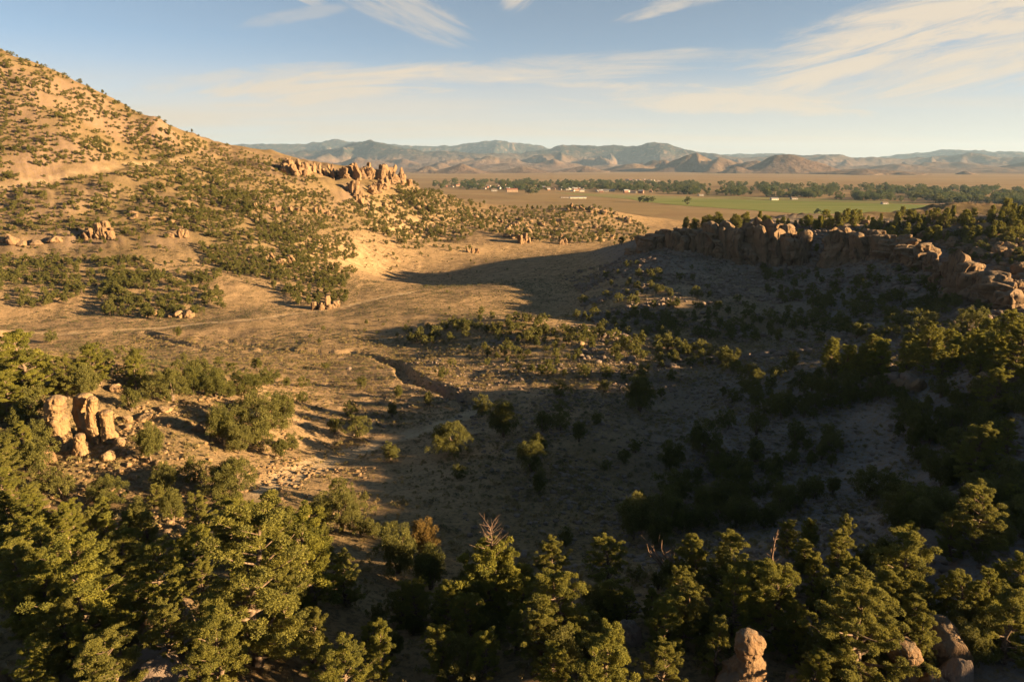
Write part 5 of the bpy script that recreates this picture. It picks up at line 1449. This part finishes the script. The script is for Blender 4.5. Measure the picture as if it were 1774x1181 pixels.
for i, (a, b, h, lab) in enumerate([
    (1108, 350.5, 9, 'first tree of the small grove in the pasture'), (1115, 350.8, 11, 'second tree of the small grove in the pasture'), (1122, 350.6, 10, 'third tree of the small grove in the pasture'), (1130, 350.9, 10, 'last tree of the small grove in the pasture'),
    (1191, 355, 13, 'lone round tree at the edge of the hayfield'), (916, 336.5, 15, 'left tree of the dark clump before the town'), (922, 336.8, 16, 'middle tree of the dark clump before the town'), (929, 336.4, 14, 'right tree of the dark clump before the town'), (1416, 374, 9, 'dark round tree beyond the cliff brink')]):
    x, y = on_plain(a, b); o = link('cottonwood_tree', COTT[i % 4], None, loc=(x, y, 0), label=lab, cat='tree', group='lone trees on the plain'); o.scale = (h / 14 * 1.1, h / 14 * 1.1, h / 14); o.rotation_euler = (0, 0, i * 1.3)


def house_mesh(wall, roof, lx, ly, h, rh, nwin=3):
    m = Mesh(); x, y = lx / 2, ly / 2
    v = [(-x, -y, -.3), (x, -y, -.3), (x, y, -.3), (-x, y, -.3), (-x, -y, h), (x, -y, h), (x, y, h), (-x, y, h), (-x, 0, h + rh), (x, 0, h + rh)]
    m.add(v, [(0, 1, 5, 4), (1, 2, 6, 5), (2, 3, 7, 6), (3, 0, 4, 7)], 0, None, False); m.add(v, [(5, 6, 9), (7, 4, 8)], 0, None, False)
    e = .5; k = rh / y * e
    for s_ in (-1, 1):
        m.add([(-x - e, s_ * (y + e), h - k + .12), (x + e, s_ * (y + e), h - k + .12), (x + e, 0, h + rh + .12), (-x - e, 0, h + rh + .12)], [(0, 1, 2, 3) if s_ < 0 else (3, 2, 1, 0)], 1, None, False)
    for i in range(nwin):
        cx_ = -x + lx * (i + .5) / nwin
        m.add([(cx_ - .6, -y - .03, 1.0), (cx_ + .6, -y - .03, 1.0), (cx_ + .6, -y - .03, 2.2), (cx_ - .6, -y - .03, 2.2)], [(0, 1, 2, 3)], 2, None, False)
    return m.build('house', [wall, roof, M['pane']])


def flat_mat(name, c, rough=.8):
    m, nt, b = mat(name); q = NT(nt); n = q.noise(q.obj(), 1.5, 4)
    nt.links.new(q.mix(q.ramp(n, .3, .7), tuple(v * .88 for v in c), c), b.inputs['Base Color']); b.inputs['Roughness'].default_value = rough; return m


M['pane'] = flat_mat('dark_glass', (.03, .035, .04), .2)
WALLS = [flat_mat('white_siding', (.36, .33, .30)), flat_mat('cream_siding', (.62, .54, .42)), flat_mat('tan_stucco', (.36, .25, .17)), flat_mat('brick_red', (.30, .15, .10))]
ROOFS = [flat_mat('grey_shingle', (.20, .19, .19)), flat_mat('brown_shingle', (.17, .12, .09)), flat_mat('metal_roof', (.36, .35, .34), .6), flat_mat('red_roof', (.28, .12, .08))]
HOUSES = [house_mesh(WALLS[i % 4 if i < 8 else 0], ROOFS[(i * 3 + 1) % 4], *[(14, 9, 3.6, 2.6), (18, 10, 4, 2.8), (24, 12, 5, 2.5), (12, 8, 5.6, 2.6)][i % 4]) for i in range(10)]
g = np.random.default_rng(71)
HP = []
px, py = sample_poly([(755, 324), (860, 330), (960, 330), (960, 326), (860, 323), (760, 319)], 46, g); HP += [(a, b, 'small house among trees at the left end of the town') for a, b in zip(px, py)]
px, py = sample_poly([(960, 331), (1130, 336), (1130, 333), (960, 327)], 26, g); HP += [(a, b, 'small house along the town edge facing the pasture') for a, b in zip(px, py)]
px, py = sample_poly([(1072, 312.6), (1150, 314.6), (1150, 313.6), (1072, 311.8)], 16, g); HP += [(a, b, 'pale house in the row beyond the river woods') for a, b in zip(px, py)]
hmade = []; HL = []
for i, (a, b, lab) in enumerate(HP):
    if lab not in HL: HL.append(lab)
    x, y = on_plain(a, b); hmade.append((None, HL.index(lab))); o = link('house', HOUSES[int(g.integers(10))], None, loc=(x, y, 0), label=lab, cat='house', group='each a ' + lab); o.rotation_euler = (0, 0, g.uniform(-.5, .5) + (0 if g.random() < .7 else 1.57))
    k = g.uniform(.55, .95); o.scale = (k, k, k); hmade[-1] = (o, HL.index(lab))
relabel(hmade, HL)
for a, b, k, i, lab in [(922, 331, 1.25, 0, 'biggest white building in the town'), (887, 332.5, 1.1, 2, 'large tan building in the town'), (856, 331.5, 1.0, 0, 'tall white building near the left end of the town'), (980, 343, .65, 8, 'long low white shed in the stubble field'), (1001, 344, .8, 1, 'small cream shed right of the long white one'),
        (1341, 347, .75, 1, 'cream farmhouse above the hayfield'), (1532, 354, .7, 0, 'white farmhouse at the right end of the hayfield'), (1632, 357, .65, 0, 'white farm building by the river woods at right'), (1214, 339.5, .75, 0, 'white farm building above the pasture'), (1375, 346, .8, 0, 'small white shed right of the cream farmhouse')]:
    x, y = on_plain(a, b); o = link('farm_building' if 'farm' in lab or 'shed' in lab else 'house', HOUSES[i], None, loc=(x, y, 0), label=lab, cat='building'); o.scale = (k * (2.2 if 'long' in lab else 1), k, k * (.7 if 'long' in lab else 1)); o.rotation_euler = (0, 0, .15)
